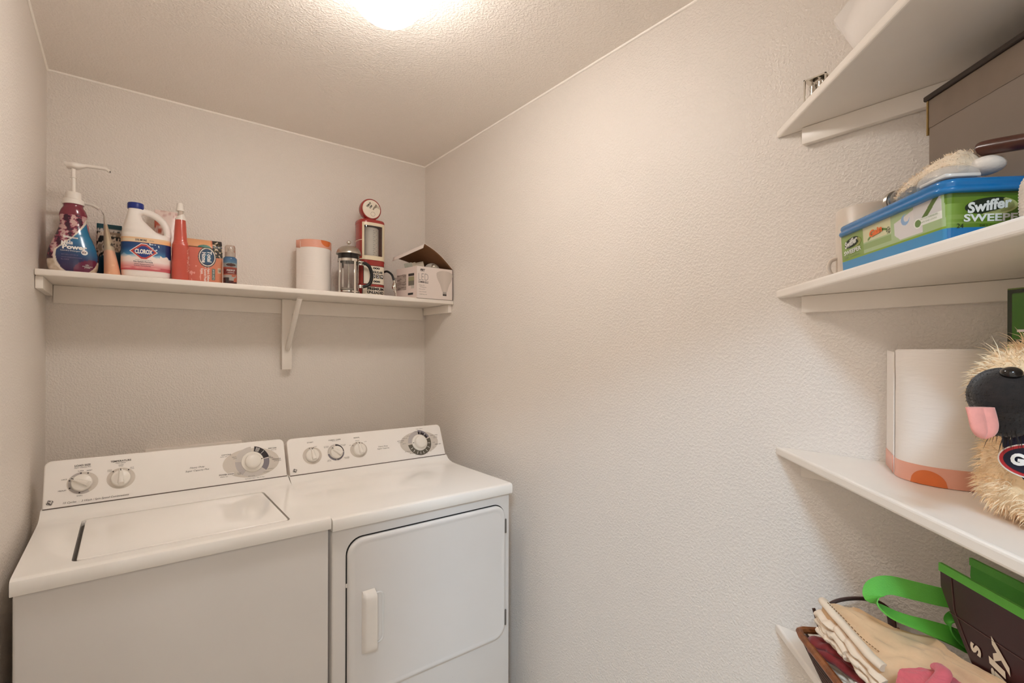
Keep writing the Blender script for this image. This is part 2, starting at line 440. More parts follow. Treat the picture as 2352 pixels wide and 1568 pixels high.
obj('oval_print', flat([oval(X(.5945), .067, .094, .0540)], f0), OVALC, ws, smooth=False)
CD = (X(.597), .0695)
for a0, a1, m_, r1 in ((92, 172, LGREYR, .057), (174, 232, GREYR, .057), (234, 318, LGREYR, .057), (320, 368, SLATER, .057), (372, 440, NAVYR, .058)):
    obj('ring_print', annulus(f1, *CD, .037, r1, a0, a1), m_, ws, smooth=False)
mb = MB(); mb.open = True
for q in (432, 428, 424, 420, 402, 370): 
    m2 = annulus(f2, *CD, .040, .055, q-.8, q+.8); mb.add(m2.v, m2.f)
obj('tick_print', mb, WINK, ws, smooth=False, kind='stuff')
knob(ws, P, X(.119), KB, .0252, 152); knob(ws, P, X(.2145), KB, .0252, 91)
dial(ws, P, *CD, .0265, .0375, 12)
dots = [oval(X(.121)+.033*math.cos(math.radians(q)), KB+.0305*math.sin(math.radians(q)), .0022, .0022, 10) for q in (98, 68, 160, 205, 258)]
dots += [oval(X(.215)+.031*math.cos(math.radians(q)), KB+.031*math.sin(math.radians(q)), .0022, .0022, 10) for q in (130, 52)]
obj('marker_print', flat(dots, f2), INK, ws, smooth=False, kind='stuff')
lettering(ws, [('LOAD SIZE', X(.120), .1225, .038, .0058, 0, 0, .02), ('Super Capacity Plus', X(.120), .1155, .040, .0040, 0, .3),
    ('TEMPERATURE', X(.2145), .1240, .053, .0058, 0, 0, .02), ('Water selector', X(.2145), .1175, .026, .0036, 0, .3),
    ('SUPER', X(.116), .1050, .014, .0036), ('RESET', X(.137), .1040, .013, .0036), ('LARGE', X(.078), .0835, .013, .0036), ('MEDIUM', X(.074), .0500, .018, .0036),
    ('SMALL', X(.115), .0285, .014, .0036), ('COLD', X(.186), .0975, .011, .0030), ('COLD', X(.186), .0935, .011, .0030), ('WARM', X(.2145), .1105, .013, .0030), ('COLD', X(.2145), .1065, .011, .0030),
    ('HOT', X(.243), .0985, .010, .0030), ('COLD', X(.243), .0945, .011, .0030),
    ('15 Cycles  \u00b7  3 Wash / Spin Speed Combinations', X(.156), .0112, .158, .0072, 0, .3),
    ('Heavy Duty', X(.4237), .0725, .044, .0072, 0, .3), ('Super Capacity Plus', X(.4237), .0618, .070, .0072, 0, .3),
    ('COTTONS', X(.514), .1055, .030, .0045, 0, 0, .01), ('NORMAL  HEAVY', X(.506), .099, .022, .003), ('EASY CARE', X(.668), .1125, .028, .0045, 0, 0, .02), ('GENTLE / FAST', X(.672), .1055, .020, .003),
    ('DELICATES', X(.679), .0690, .030, .0045, 0, 0, .01), ('GENTLE  SLOW', X(.682), .0625, .026, .003), ('POWER WASH', X(.511), .0345, .046, .0052, 0, 0, .02), ('NORMAL  FAST', X(.503), .027, .024, .003),
    ('POWER', X(.551), .0335, .012, .003), ('WASH', X(.551), .0295, .011, .003), ('HEAVY  EXTRA', X(.590), .0178, .022, .003), ('AUTOSOAK II', X(.640), .0255, .020, .003), ('AUTOSOAK III', X(.655), .0355, .020, .003),
    ('Pull Knob to Start   Push To Stop', X(.600), .0085, .064, .0042, 0, .25), ('MEDIUM', X(.538), .094, .013, .003), ('LIGHT', X(.541), .0885, .012, .003), ('PRE SOAK', X(.636), .106, .013, .003),
    ('LIGHT', X(.657), .0815, .009, .003), ('MEDIUM', X(.660), .077, .014, .003)], f2, INK)
obj('text_backing', flat([[(X(.487), .0300), (X(.535), .0300), (X(.535), .0390), (X(.487), .0390)]], f1), PLASTIC, ws, smooth=False)
ge_logo(ws, f1, X(.0475), .0185, .0075)

# --- dryer
dx0 = .7185
dr, Q, dk2 = appliance('dryer', 'white front-door clothes dryer beside the right wall', dx0, .9235, .885, .952)
X = lambda x: x-dx0
f0 = Q.at(.0005); f1 = Q.at(.0009); f2 = Q.at(.0013)
for q_ in (oval(X(.8105), .069, .0365, .0345), oval(X(.999), .070, .0365, .0330), oval(X(1.281), .069, .0945, .0520)): obj('oval_print', flat([q_], f0), OVALC, dr, smooth=False)
for a0, a1, m_ in ((92, 183, LGREYR), (186, 268, SLATER), (272, 360, SLATER), (2, 88, NAVYR)):
    obj('ring_print', annulus(f1, X(.9035), .0705, .026, .0335, a0, a1), m_, dr, smooth=False)
CD = (X(1.281), .0690)
for a0, a1, m_, r0, r1 in ((92, 178, GREYR, .037, .056), (186, 378, OLIVER, .037, .058), (384, 450, NAVYR, .037, .050), (384, 450, SLATER, .050, .058)):
    obj('ring_print', annulus(f1, *CD, r0, r1, a0, a1), m_, dr, smooth=False)
mb = MB(); mb.open = True
for q in (208, 226, 248, 266, 284, 306, 328, 352, 408, 436):
    m2 = annulus(f2, *CD, .041, .053, q-1.2, q+1.2); mb.add(m2.v, m2.f)
obj('tick_print', mb, WINK, dr, smooth=False, kind='stuff')
knob(dr, Q, X(.8105), .069, .0250, 97); knob(dr, Q, X(.905), .070, .0252, 140); knob(dr, Q, X(1.001), .0705, .0252, 97)
dial(dr, Q, *CD, .0275, .0375, 178)
dots = [oval(X(.8105)+.031*math.cos(math.radians(q)), .069+.031*math.sin(math.radians(q)), .0019, .0019, 10) for q in (105, 76)]
dots += [oval(X(1.0)+.031*math.cos(math.radians(q)), .070+.031*math.sin(math.radians(q)), .0019, .0019, 10) for q in (140, 104, 58)]
obj('marker_print', flat(dots, f2), INK, dr, smooth=False, kind='stuff')
lettering(dr, [('START', X(.808), .1222, .024, .0044, 0, 0, .01), ('FABRIC CARE', X(.905), .1225, .048, .0046, 0, 0, .01), ('Dryness Control', X(.907), .1172, .026, .003),
    ('SIGNAL', X(.997), .1222, .026, .0044, 0, 0, .01), ('START', X(.826), .1035, .013, .003), ('OFF', X(.965), .0925, .008, .003), ('MEDIUM', X(.998), .1085, .017, .003), ('LOUD', X(1.032), .1015, .010, .003),
    ('COTTONS', X(.868), .0985, .019, .003), ('NO HEAT', X(.868), .0945, .018, .003), ('EASY CARE', X(.936), .0985, .022, .003), ('LOW HEAT', X(.936), .0945, .019, .003), ('DELICATES', X(.944), .045, .022, .003), ('LOW HEAT', X(.946), .041, .018, .003),
    ('EXTRA', X(.873), .042, .012, .003), ('DELICATE', X(.873), .038, .016, .003),
    ('Heavy Duty', X(1.107), .0715, .042, .0062), ('Super Capacity', X(1.107), .0622, .054, .0062),
    ('COTTONS', X(1.191), .0860, .032, .0040, 0, 0, .01), ('AUTO DRY', X(1.190), .079, .022, .003), ('MORE DRY', X(1.214), .095, .024, .003), ('EASY CARE', X(1.361), .096, .036, .0040, 0, 0, .01), ('LESS DRY', X(1.232), .104, .016, .003),
    ('HEAVY', X(1.206), .0715, .016, .003), ('COOL DOWN', X(1.285), .1195, .034, .003), ('LESS DRY', X(1.292), .1325, .034, .003), ('TIMED DRY', X(1.372), .0520, .034, .0042, 0, 0, .01), ('DAMP', X(1.352), .062, .012, .003),
    ('80 MINUTES', X(1.217), .035, .028, .003), ('70 MIN', X(1.237), .0245, .026, .003), ('60 MIN', X(1.264), .0160, .028, .003), ('40', X(1.290), .0140, .005, .003), ('30', X(1.309), .0160, .005, .003),
    ('20', X(1.329), .0235, .005, .003), ('10', X(1.345), .0400, .005, .003), ('MORE DRY', X(1.366), .0885, .022, .003), ('LESS DRY', X(1.366), .083, .022, .003)], f2, INK)
ge_logo(dr, f1, X(.7403), .0182, .0072)
# door
DY = -.9065
obj('door_gap', MB().prism(rrect(X(.7625), X(1.3765), .3405, .8505, .052), DY-.0004, DY+.012, Matrix(((1,0,0,0),(0,0,1,0),(0,1,0,0),(0,0,0,1)))), DARK, dr, smooth=False)
SW = Matrix(((1,0,0,0),(0,0,1,0),(0,1,0,0),(0,0,0,1)))   # (x, z, y) -> (x, y, z)
mb = MB()
o_ = rrect(X(.7665), X(1.3745), .3425, .8465, .050, 10)
def inset(p, d, c=(X(1.07), .595)): return [(x+(d if x < c[0] else -d), z+(d if z < c[1] else -d)) for x, z in p]
def rr(d): return rrect(X(.7665)+d, X(1.3745)-d, .3425+d, .8465-d, .050-d*.6, 10)
mb.loft([[(x, DY+.010, z) for x, z in rr(0)], [(x, DY-.006, z) for x, z in rr(0)], [(x, DY-.0105, z) for x, z in rr(.002)], [(x, DY-.013, z) for x, z in rr(.006)],
         [(x, DY-.0135, z) for x, z in rr(.012)], [(x, DY-.0120, z) for x, z in rr(.017)], [(x, DY-.0118, z) for x, z in rr(.022)]], True)
door = obj('door', mb, ENAMEL2, dr, smooth=True, angle=50)
# finger recess and handle bar
RX0, RX1, RZ0, RZ1 = X(.835), X(.880), .503, .662
cyc = DY-.0123
RECM = mat('white_enamel_recess', (228, 228, 227), .3, var=.01)
# recessed cup modelled as a shallow bowl rim standing proud around a dip
cup = MB(); 
cup.loft([[(x, cyc-.0002, z) for x, z in rrect(RX0-.003, RX1+.003, RZ0-.003, RZ1+.003, .018)], [(x, cyc-.0022, z) for x, z in rrect(RX0, RX1, RZ0, RZ1, .017)],
          [(x, cyc-.0005, z) for x, z in rrect(RX0+.004, RX1-.004, RZ0+.004, RZ1-.004, .014)]], False)
obj('handle_cup', cup, RECM, door)
hb = MB()
prof = []
for i in range(21):
    v = i/20; z = .484+(.679-.484)*v
    e = min(1, min(v, 1-v)/.10); e = math.sqrt(1-(1-e)**2)
    d = .002+.024*e
    x0, x1 = X(.809), X(.8505)
    prof.append([(x0, cyc, z), (x0+.002, cyc-d*.75, z), (x0+.008, cyc-d*.95, z), (x0+.016, cyc-d, z), (x1-.004, cyc-d*1.02, z), (x1, cyc-d*.96, z), (x1+.001, cyc-d*.6, z), (x1-.006, cyc, z)])
hb.loft(prof, True)
obj('handle', hb, WHITEPL, door, angle=60)
HINGE = mat('grey_hinge_metal', (120, 116, 112), .4, .5)
for z0, z1 in ((.738, .792), (.387, .446)):
    obj('hinge', MB().rbox((X(1.3685), DY-.0150, z0), (X(1.3760), DY+.002, z1), .0015, 2), HINGE, dr)
obj('latch', MB().rbox((X(.7625), DY-.003, .700), (X(.7665), DY, .712), .0005, 1), WHITEPL, dr)
obj('scratch', MB().box((X(1.147), DY-.0003, .2705), (X(1.1475), DY+.001, .2712)), INK, dr, smooth=False)

# --- washer supply box plate on the wall behind the console
ob = thing('outlet_box', 'white plastic supply box plate on the wall behind the washer console', 'outlet box', (.286, 0, .80))
obj('frame', MB().rbox((0, -.022, 0), (.338, -.001, .244), .004, 2), WHITEP, ob)
obj('inner_recess', MB().rbox((.03, -.0235, .03), (.308, -.0215, .205), .001, 1), mat('outlet_recess', (206, 198, 188), .5), ob)

# ================================================================== things on the back shelf
def surf_front(prof):
    """prof: (z, rx, ry, e). returns f(x, z, off) -> point on the -y side of the lofted body"""
    def at(z):
        for k in range(len(prof)-1):
            if prof[k][0] <= z <= prof[k+1][0]:
                t = (z-prof[k][0])/(prof[k+1][0]-prof[k][0]+1e-9); return [prof[k][i]+(prof[k+1][i]-prof[k][i])*t for i in range(1, 4)]
        return list(prof[-1 if z > prof[-1][0] else 0][1:4])
    def f(x, z, off=.0006):
        rx, ry, e = at(z); u = min(.995, abs(x)/rx)
        return (x, -(ry+off)*(1-u**e)**(1/e), z)
    return f
def dense(prof, n):
    """smooth a (z, rx, ry, e) profile with Catmull-Rom"""
    P = [Vector(p[:3]) for p in prof]; es = [p[3] for p in prof]; S_ = spline(P, n)
    out = []
    for i, p in enumerate(S_): out.append((p.x, p.y, p.z, es[min(len(es)-1, int(i/n*(len(es)-1)+.5))]))
    return out

# --- pump detergent bottle
t = thing('detergent_bottle', 'purple and blue laundry detergent bottle with a tall white pump', 'bottle', (.086, -.205, SH), math.radians(3))
pf = dense([(.000, .050, .030, 2.3), (.004, .0555, .034, 2.3), (.010, .060, .037, 2.3), (.027, .0645, .0395, 2.3), (.0566, .0655, .040, 2.3), (.0864, .060, .038, 2.3), (.116, .050, .034, 2.3),
            (.137, .042, .031, 2.2), (.156, .0368, .0295, 2.2), (.174, .0345, .029, 2.1), (.188, .0350, .0295, 2.1), (.200, .0362, .030, 2.0), (.2145, .032, .029, 2.0), (.226, .0262, .026, 2.0), (.236, .0262, .026, 2.0)], 110)
mb = MB(); mb.loft([ring(a, b, z, 220, e=e) for z, a, b, e in pf], True)
def blob(x, z):   # blue drop shape: round belly with a stem sweeping up to the right
    dx, dz = x-.010, z-.058
    if dz <= .02 and (dx/.053)**2+(dz/.060)**2 < 1: return True
    if dz > .02:
        k = (z-.078)/(.190-.078)
        if 0 <= k <= 1:
            l = .010-.0500*(1-k)**1.9+.030*k; return x > l-.001
    return False
def det_paint(x, y, z):
    if y > .006: return mix((120, 40, 70), (70, 25, 50), z/.2)
    if z > .196: return (126, 44, 62)
    if blob(x, z):
        if (x-.048)**2+(z+.004)**2 < .052**2 and x > -.0: return (104, 36, 66)
        g = mix((54, 26, 70), (36, 60, 104), (z-.015)/.05); g = mix(g, (52, 128, 172), (z-.055)/.075+(x-.005)/.11)
        return mix(g, (30, 36, 84), .25 if z < .05 else 0)
    if blob(x+.0065, z+.002): return (232, 220, 206)
    if z < .046: return mix((196, 176, 150), (232, 220, 206), nz(x*90, z*90)+.5)
    n = nz(x*95, z*120, 1.3)+.6*nz(x*210, z*240, 5)
    col = math.sin(x*210+z*26)
    if n+.55*col > .22: return (62, 18, 44)
    if n+.55*col > -.15: return (142, 60, 84)
    return (206, 168, 166)
obj('body', mb, PRINTG, t, paint=det_paint, angle=60)
fs = surf_front(pf); fm = lambda a, b: fs(a, b, .0009)
lettering(t, [('Mela', -.016, .1005, .030, .014, 6, .25, .02), ('Power', .004, .0865, .062, .0155, 0, 0, .045), ('Laundry Detergent', -.006, .0735, .050, .0055),
              ('safer', .036, .0315, .010, .004), ('concentrated', .036, .0265, .026, .0036), ('proven', .036, .0215, .014, .004)], fm, WINK)
PALEINK = mat('faint_lavender_ink', (132, 120, 158), .5)
lettering(t, [('32 FL OZ (1 QT) 946 mL', -.008, .060, .042, .0042), ('CAUTION: SEE PRECAUTIONS ON BACK', -.003, .0515, .052, .003), ('96 LOADS', -.020, .0445, .020, .0042)], fm, PALEINK)
obj('badge', flat([oval(.0285, .0715, .0085, .0085, 24)], lambda a, b: fs(a, b, .0010)), WINK, t, smooth=False)
obj('banner', flat([[(-.024+.006*i, .1255-.0009*i-.0004*i*(i-6)*-.4) for i in range(7)]+[(.012-.006*i, .1155+.0036*0+.0009*(i-1)*.4) for i in range(7)]], lambda a, b: fs(a, b, .0008)), WINK, t, smooth=False)
lettering(t, [('9X', .0285, .0715, .012, .008, 0, .15, .03), ('ECOSENSE', -.006, .1205, .030, .0038, -6)], lambda a, b: fs(a, b, .0013), mat('plum_ink', (80, 26, 58), .5))
col = obj('collar', MB().lathe([(0, .234), (.0285, .234), (.0285, .249), (.0265, .251), (.0225, .252), (.0205, .2525), (.0205, .273), (.0190, .275), (0, .275)], 40), WHITEPL, t)
stem = obj('pump_stem', MB().lathe([(0, .275), (.0062, .275), (.0062, .324), (.0085, .3245), (.0085, .3265), (.0062, .327), (.0062, .356), (0, .356)], 20), WHITEPL, t)
hd = MB(); rows = []
for i in range(29):
    u = i/28; x = -.0205+.1185*u
    if x < .006: wd = .0200*math.sqrt(max(.03, 1-(max(-.0195, x-.006)/.0275)**2)) if x < .006 else .02
    else: wd = .0065+.0135*max(0, 1-(x-.006)/.030)**1.6
    zt = .3765-.001*u; th = (.0215 if x < .012 else max(.0115, .0215-.010*(x-.012)/.022)) if i else .013
    if u > .90: zt -= .009*(u-.90)/.10
    rows.append([(x, wd*math.cos(2*PI*k/18), zt-th/2+th/2*math.copysign(abs(math.sin(2*PI*k/18))**.6, math.sin(2*PI*k/18))) for k in range(18)])
hd.loft(rows, True, Matrix.Rotation(math.radians(-16), 4, 'Z'))
head = obj('pump_head', hd, WHITEPL, t)
obj('nozzle_opening', MB().lathe([(0, 0), (.0036, 0), (.0036, .001), (0, .001)], 14, Matrix.Rotation(math.radians(-16), 4, 'Z') @ Matrix.Translation((.0978, 0, .3605)) @ Matrix.Rotation(math.radians(90), 4, 'Y')), DARK, head)

# --- second pump bottle hidden behind
t = thing('pump_bottle', 'white pump bottle behind the purple detergent bottle, only its bent spout showing', 'bottle', (.090, -.085, SH))
obj('body', MB().lathe([(0, 0), (.030, 0), (.033, .004), (.033, .16), (.030, .19), (.016, .215), (.016, .235), (0, .235)], 32), mat('frosted_bottle', (190, 120, 130), .4), t)
obj('collar', MB().lathe([(0, .232), (.019, .232), (.019, .252), (.008, .254), (.008, .262), (0, .262)], 24), WHITEPL, t)
sp = spline([(-.043, .002, .268), (-.02, 0, .2700), (.01, -.003, .270), (.036, -.006, .2685), (.048, -.008, .264), (.059, -.009, .256)], 24)
obj('spout', MB().tube(sp, [(.008, .0062)]*4+[(.0095, .0068)]*6+[(.0058, .005)]*15, 12), WHITEPL, t)

# --- foil pouches
def leafy(x, y, z):
    if z > .187: return (20, 70, 82)
    n = nz(x*60+3, z*55, 2)+.5*nz(x*150, z*140, 8)
    if z > .177: return (205, 200, 196) if n > -.1 else (30, 62, 70)
    if z < .085+.4*(x+.03): return mix((18, 58, 84), (24, 76, 100), z/.1)
    return (28, 24, 24) if n > .12 else ((214, 200, 184) if n > -.28 else (150, 132, 116))
t = thing('foil_pouch', 'silver foil pouch with black leaf print and a teal top seal', 'pouch', (.178, -.085, SH))
mb = MB(); rows = []
for k in range(41):
    z = .207*k/40; q = k/40
    rows.append(ring(.038-.002*q, .026*(1-q)**.7+.0012, z, 90, e=2.6))
mb.loft(rows, True)
obj('bag', mb, painted('foil_print', .3, metal=.25), t, paint=leafy, angle=60)
t = thing('stand_up_pouch', 'peach and beige stand-up pouch seen edge-on beside the white bleach jug', 'pouch', (.189, -.205, SH))
mb = MB(); rows = []
for k in range(41):
    q = k/40; z = .212*q; hw = .0225*(1-q**1.15)+.0013
    rows.append(ring(hw, .045+.008*q, z, 80, cx=-.0235*q**1.1+.0005, e=2.2))
mb.loft(rows, True)
def peach(x, y, z):
    if z > .085: c = mix((196, 182, 156), (172, 150, 122), (z-.085)/.1)
    else: c = mix((233, 172, 134), (226, 178, 150), z/.085)
    if z > .17: c = (188, 180, 168)
    if (x+.001)**2*1.6+(z-.107)**2 < .0052**2: c = (34, 30, 28)
    if abs(z-.088) < .0014: c = (120, 104, 84)
    if nz(x*40, 0, z*900) > .45 and z < .09: c = mix(c, (246, 205, 170), .6)
    return c
obj('bag', mb, PRINT, t, paint=peach, angle=60)
obj('tear_tip', MB().tube([(-.0235, -.03, .207), (-.028, -.032, .217), (-.031, -.033, .223)], [.0013, .0008, .0005], 6), mat('grey_film', (150, 142, 132), .3), t)

# --- bleach jug
t = thing('bleach_jug', 'white bleach jug with a blue cap and moulded handle', 'jug', (.284, -.200, SH))
mb = MB()
body = [(.000, .060, .036, 3), (.004, .067, .042, 3), (.012, .0715, .0455, 3), (.030, .0725, .0465, 3), (.140, .0725, .0465, 3), (.152, .0722, .0462, 2.8)]
mb.loft([ring(a, b, z, 64, e=e) for z, a, b, e in body]+[ring((r-l)/2, d, z, 64, cx=(l+r)/2, e=2.4) for z, l, r, d in
    ((.160, -.0718, .069, .0455), (.166, -.071, .050, .0445), (.173, -.0698, .030, .043), (.183, -.067, .019, .040), (.196, -.064, .006, .037), (.212, -.060, -.010, .032), (.228, -.0565, -.015, .027), (.242, -.0535, -.0105, .0225), (.252, -.052, -.010, .0205))], True)
mb.tube(spline([(-.024, 0, .244), (-.004, 0, .2445), (.022, 0, .2365), (.044, 0, .2205), (.0585, 0, .199), (.0632, 0, .175), (.0615, 0, .148)], 24), [(.0105, .0120)]*25, 20)
jb = obj('body', mb, mat('white_hdpe', (238, 232, 226), .35, var=.01, sss=.05), t)
rm = jb.modifiers.new('r', 'REMESH'); rm.mode = 'VOXEL'; rm.voxel_size = .0022; rm.use_smooth_shade = True
sm = jb.modifiers.new('s', 'SMOOTH'); sm.iterations = 5; sm.factor = .5
bpy.context.view_layer.update(); bake(jb); jb.data.shade_smooth()
obj('cap', MB().lathe([(0, .250), (.0235, .250), (.0240, .254), (.0240, .268), (.0225, .271), (0, .2715)], 48, Matrix.Translation((-.031, 0, 0))), mat('blue_cap', (28, 48, 130), .35, var=.03), t)
mb = MB(); mb.open = True; A0 = math.radians(-160)
def labf(u, v, off=.0011):
    th = math.radians(188+164*u); c, q = math.cos(th), math.sin(th); z = .028+.116*v
    return ((.0725+off)*math.copysign(abs(c)**(2/3), c), (.0465+off)*math.copysign(abs(q)**(2/3), q), z)
mb.grid(labf, 240, 170)
def hexd(x, z, w_, h_): return abs(x)/w_+abs(z)/h_*.62 < 1 and abs(z) < h_ and abs(x) < w_*.96
def jug_paint(x, y, z):
    cx, cz = -.0085, .0945
    if z > .128: return mix((226, 206, 176), (240, 176, 120), (x+.02)/.09 if z < .138 else .4)
    if z > .1265: return (236, 170, 110)
    dx, dz = x-cx, z-cz
    def dia(w_, h_): return abs(dz) < h_ and abs(dx) < w_*(1-.80*abs(dz)/h_)
    if dia(.0405, .0285):
        if dia(.0375, .0260) and not dia(.0305, .0200): return (190, 66, 62)
        if dia(.0305, .0200): return (34, 62, 132)
        return (240, 226, 220)
    n = nz(x*70, z*70, 3)*.012
    if z+n > .082: 
        c = mix((74, 146, 190), (26, 66, 120), (z-.085)/.03+abs(x+.02)*6)
        if nz(x*160, z*160) > .35 and abs(x-.016) < .02 and z > .1: c = (210, 224, 232)
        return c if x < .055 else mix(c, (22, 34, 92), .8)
    if (x-.0505)**2/(.0125**2)+(z-.0755)**2/(.0175**2) < 1: return (238, 222, 214)
    if z+n > .074: return mix((240, 230, 224), (120, 168, 200), (z-.072)/.012)
    if z > .040: return mix((214, 128, 130), (240, 226, 220), (z-.038)/.022)
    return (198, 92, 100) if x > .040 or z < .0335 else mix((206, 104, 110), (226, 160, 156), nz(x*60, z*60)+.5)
obj('label', mb, PRINT, t, paint=jug_paint)
fj = surf_front([(-.1, .0725, .0465, 3), (.3, .0725, .0465, 3)])
fm = lambda a, b: fj(a, b, .0018)
lettering(t, [('CLOROX', -.0085, .0945, .051, .0165, 0, 0, .05)], fm, WINK)
lettering(t, [('33% MORE', -.0165, .1345, .033, .0068, 0, 0, .02), ('COMPACT FORMULA', .014, .1345, .014, .003), ('Scented Splash-Less Bleach', -.010, .0640, .046, .0036), ('No-Splash Formula', -.010, .0578, .055, .0068, 0, 0, .015),
              ('Whitens, Brightens & Deodorizes', -.008, .0497, .056, .0042, 0, 0, .01), ('10 Home Cleaning Benefits', -.012, .0435, .048, .0042, 0, 0, .01)], fm, mat('navy_ink', (40, 38, 66), .5))

# --- pale floral pack behind jug
t = thing('floral_refill_pack', 'translucent pale pink floral plastic pack behind the bleach jug handle', 'pack', (.350, -.062, SH))
mb = MB(); rows = []
for k in range(31):
    q = k/30; rows.append(ring(.040-.003*q, .024*(1-q)**.6+.0015, .292*q, 70, e=3))
mb.loft(rows, True)
def floral(x, y, z):
    n = nz(x*50, z*50, 4); m_ = nz(x*90+7, z*90, 9)
    c = mix((226, 206, 196), (236, 214, 206), n+.5)
    if m_ > .3: c = (206, 168, 160)
    if z < .262 and x < -.01 and n > .05: c = (190, 92, 70)
    return c
obj('bag', mb, painted('floral_print', .3), t, paint=floral, angle=60)

# --- red bottle with white nozzle
t = thing('squeeze_bottle', 'red translucent bottle with a white nozzle cap next to the bleach jug', 'bottle', (.385, -.222, SH))
RED = mat('red_bottle_plastic', (196, 84, 68), .28, var=.03, coat=.25, sss=.12)
pf = dense([(0, .022, .022, 3), (.003, .0255, .024, 3), (.010, .0270, .0255, 3), (.070, .0270, .0255, 3), (.128, .0262, .0245, 3), (.142, .0240, .0230, 2.6), (.152, .0212, .0212, 2.4), (.170, .0200, .020, 2.2), (.205, .0182, .0182, 2), (.228, .0165, .0165, 2)], 60)
obj('body', MB().loft([ring(a, b, z, 64, e=e) for z, a, b, e in pf], True), RED, t)
cl = MB(); n = 40
lo = ring(.0168, .0168, .228, n); hi = [(x*.62, y*.62, .247+x*.34) for x, y, z in ring(.0168, .0168, 0, n)]
cl.loft([lo, ring(.0172, .0172, .232, n), hi], True)
obj('collar', cl, WHITEPL, t)
obj('neck', MB().lathe([(0, .238), (.0085, .238), (.0080, .268), (0, .268)], 24), mat('frosted_neck', (226, 212, 200), .25, trans=.4), t)
obj('nozzle_cap', MB().lathe([(0, .262), (.0125, .262), (.0128, .268), (.0108, .272), (.0088, .288), (.0082, .291), (0, .2912)], 32, Matrix.Translation((-.0015, 0, 0))), WHITEPL, t)
mb = MB(); mb.open = True
mb.grid(lambda u, v: (.0190+.0075*u, -(.0258)*(1-min(.995, (.0190+.0075*u)/.0272)**3)**(1/3), .035+.085*v), 8, 30)
obj('side_label', mb, PRINTG, t, paint=lambda x, y, z: (206, 108, 92) if nz(z*330, x*300) < .25 else (228, 184, 172))

# --- dryer sheet box
t = thing('dryer_sheet_box', 'orange and salmon fabric softener dryer sheet box with a torn-open top', 'box', (.411, -.205, SH), math.radians(-1))
BW, BD, BH = .112, .062, .172
def box_paint(x, y, z):
    if y > -BD*.0+.001 and y > .004: return (206, 112, 84)
    c = mix((206, 104, 84), (222, 144, 104), (x-.02)/.09)
    ox, oz = (x-.061)/.027, (z-.105)/.0355
    d = ox*ox+oz*oz
    if d < 1: return mix((52, 100, 132), (28, 44, 72), d) if d < .80 else (236, 224, 208)
    if d < 1.2: return (34, 58, 66)
    if .058 < z < .066+.002 and False: return c
    if .077 < x < .087 and .018 < z < .062: return (44, 96, 92)
    if .096 < x < .107 and .046 < z < .066: return (232, 216, 186)
    if x > .078 and z > .105:
        n = nz(x*120, z*120, 2); 
        if n > -.05 or z > .155 and x > .1: return (36, 30, 32)
        return (230, 214, 200) if n < -.25 else (120, 106, 60)
    if x < .045 and z < .07 and nz(x*140, z*60, 7) > .32: return (230, 160, 146)
    return c
mb = MB(); mb.open = True
def bxf(u, v): return (BW*u, 0, .139*v)
mb.grid(bxf, 110, 140)
obj('front_panel', mb, PRINT, t, paint=box_paint)
obj('carton', MB().box((0, .0006, 0), (BW, BD, .138)), mat('salmon_card', (204, 108, 82), .6), t, smooth=False)
obj('opening', MB().box((.002, .003, .138), (BW-.001, BD-.002, .1392)), DARK, t, smooth=False)
mb = MB(); mb.open = True
mb.grid(lambda u, v: (-.004+(BW+.003)*u, .002+.018*v-.006*math.sin(v*PI)-.004*math.sin(u*PI)*(1-v), .1425+.031*v-.004*u*(1-v)), 100, 30)
fl = obj('torn_flap', mb, PRINT, t, paint=lambda x, y, z: (226, 166, 120) if ((x-.052)/.022)**2+((z-.141)/.010)**2 > 1 and x < .074 else ((46, 110, 96) if x < .074 else box_paint(x, 0, z)))
sd = fl.modifiers.new('s', 'SOLIDIFY'); sd.thickness = .0012
obj('back_panel', MB().box((0, BD-.0015, .137), (BW, BD-.0002, .172)), mat('card_inside', (190, 160, 130), .8), t, smooth=False)
fb = lambda a, b: (a, -.0006, b)
lettering(t, [('Total', .0685, .107, .042, .0150, -90, .1, .03), ('Home', .0505, .103, .040, .0150, -90, .1, .03), ('\u2022 Fabric Softener', .0655, .036, .060, .0085, -90, 0, .02), ('\u2022 Summit Fresh', .0550, .038, .054, .0085, -90, 0, .02), ('Scent', .0445, .050, .022, .0085, -90, 0, .02),
              ('DRYER SHEETS', .082, .040, .040, .0060, -90)], fb, WINK)
lettering(t, [('180', .1035, .056, .012, .0048, -90, 0, .03), ('SHEETS', .0985, .056, .012, .0030, -90)], fb, INK)

# --- small spot remover bottle
t = thing('spot_remover_bottle', 'small blue and maroon spot remover bottle with a clear cap', 'bottle', (.5455, -.232, SH))
pf = [(0, .0215), (.002, .0232), (.006, .0238), (.100, .0238), (.106, .0225), (.110, .0185)]
prs = [Vector((z, r, 0)) for z, r in pf]
mb = MB(); mb.lathe([(0, 0), (.0215, 0), (.0232, .002)]+[(.0238, .004+.096*i/90) for i in range(91)]+[(.0232, .103), (.0215, .106), (.0185, .109), (0, .109)], 130)
def spot_paint(x, y, z):
    a = math.atan2(x, -y)
    if z > .085: return mix((52, 96, 138), (96, 130, 150), (.105-z)/.03)
    if z > .069:
        if abs(a) < .8 and (a/.75)**2+((z-.077)/.006)**2 < 1: return (70, 40, 36)
        return (138, 150, 152)
    if z > .042: return (112, 40, 38) if z < .062 else (148, 66, 52)
    if z > .038: return (170, 100, 78)
    n = nz(a*2.2+3, z*60, 3)
    if a > .1 and n > -.2 and z > .012: return (176, 92, 68)
    if a < -.3 and z < .028: return (46, 30, 30)
    return (158, 152, 146) if z > .016 else (70, 26, 28)
obj('body', mb, PRINTG, t, paint=spot_paint)
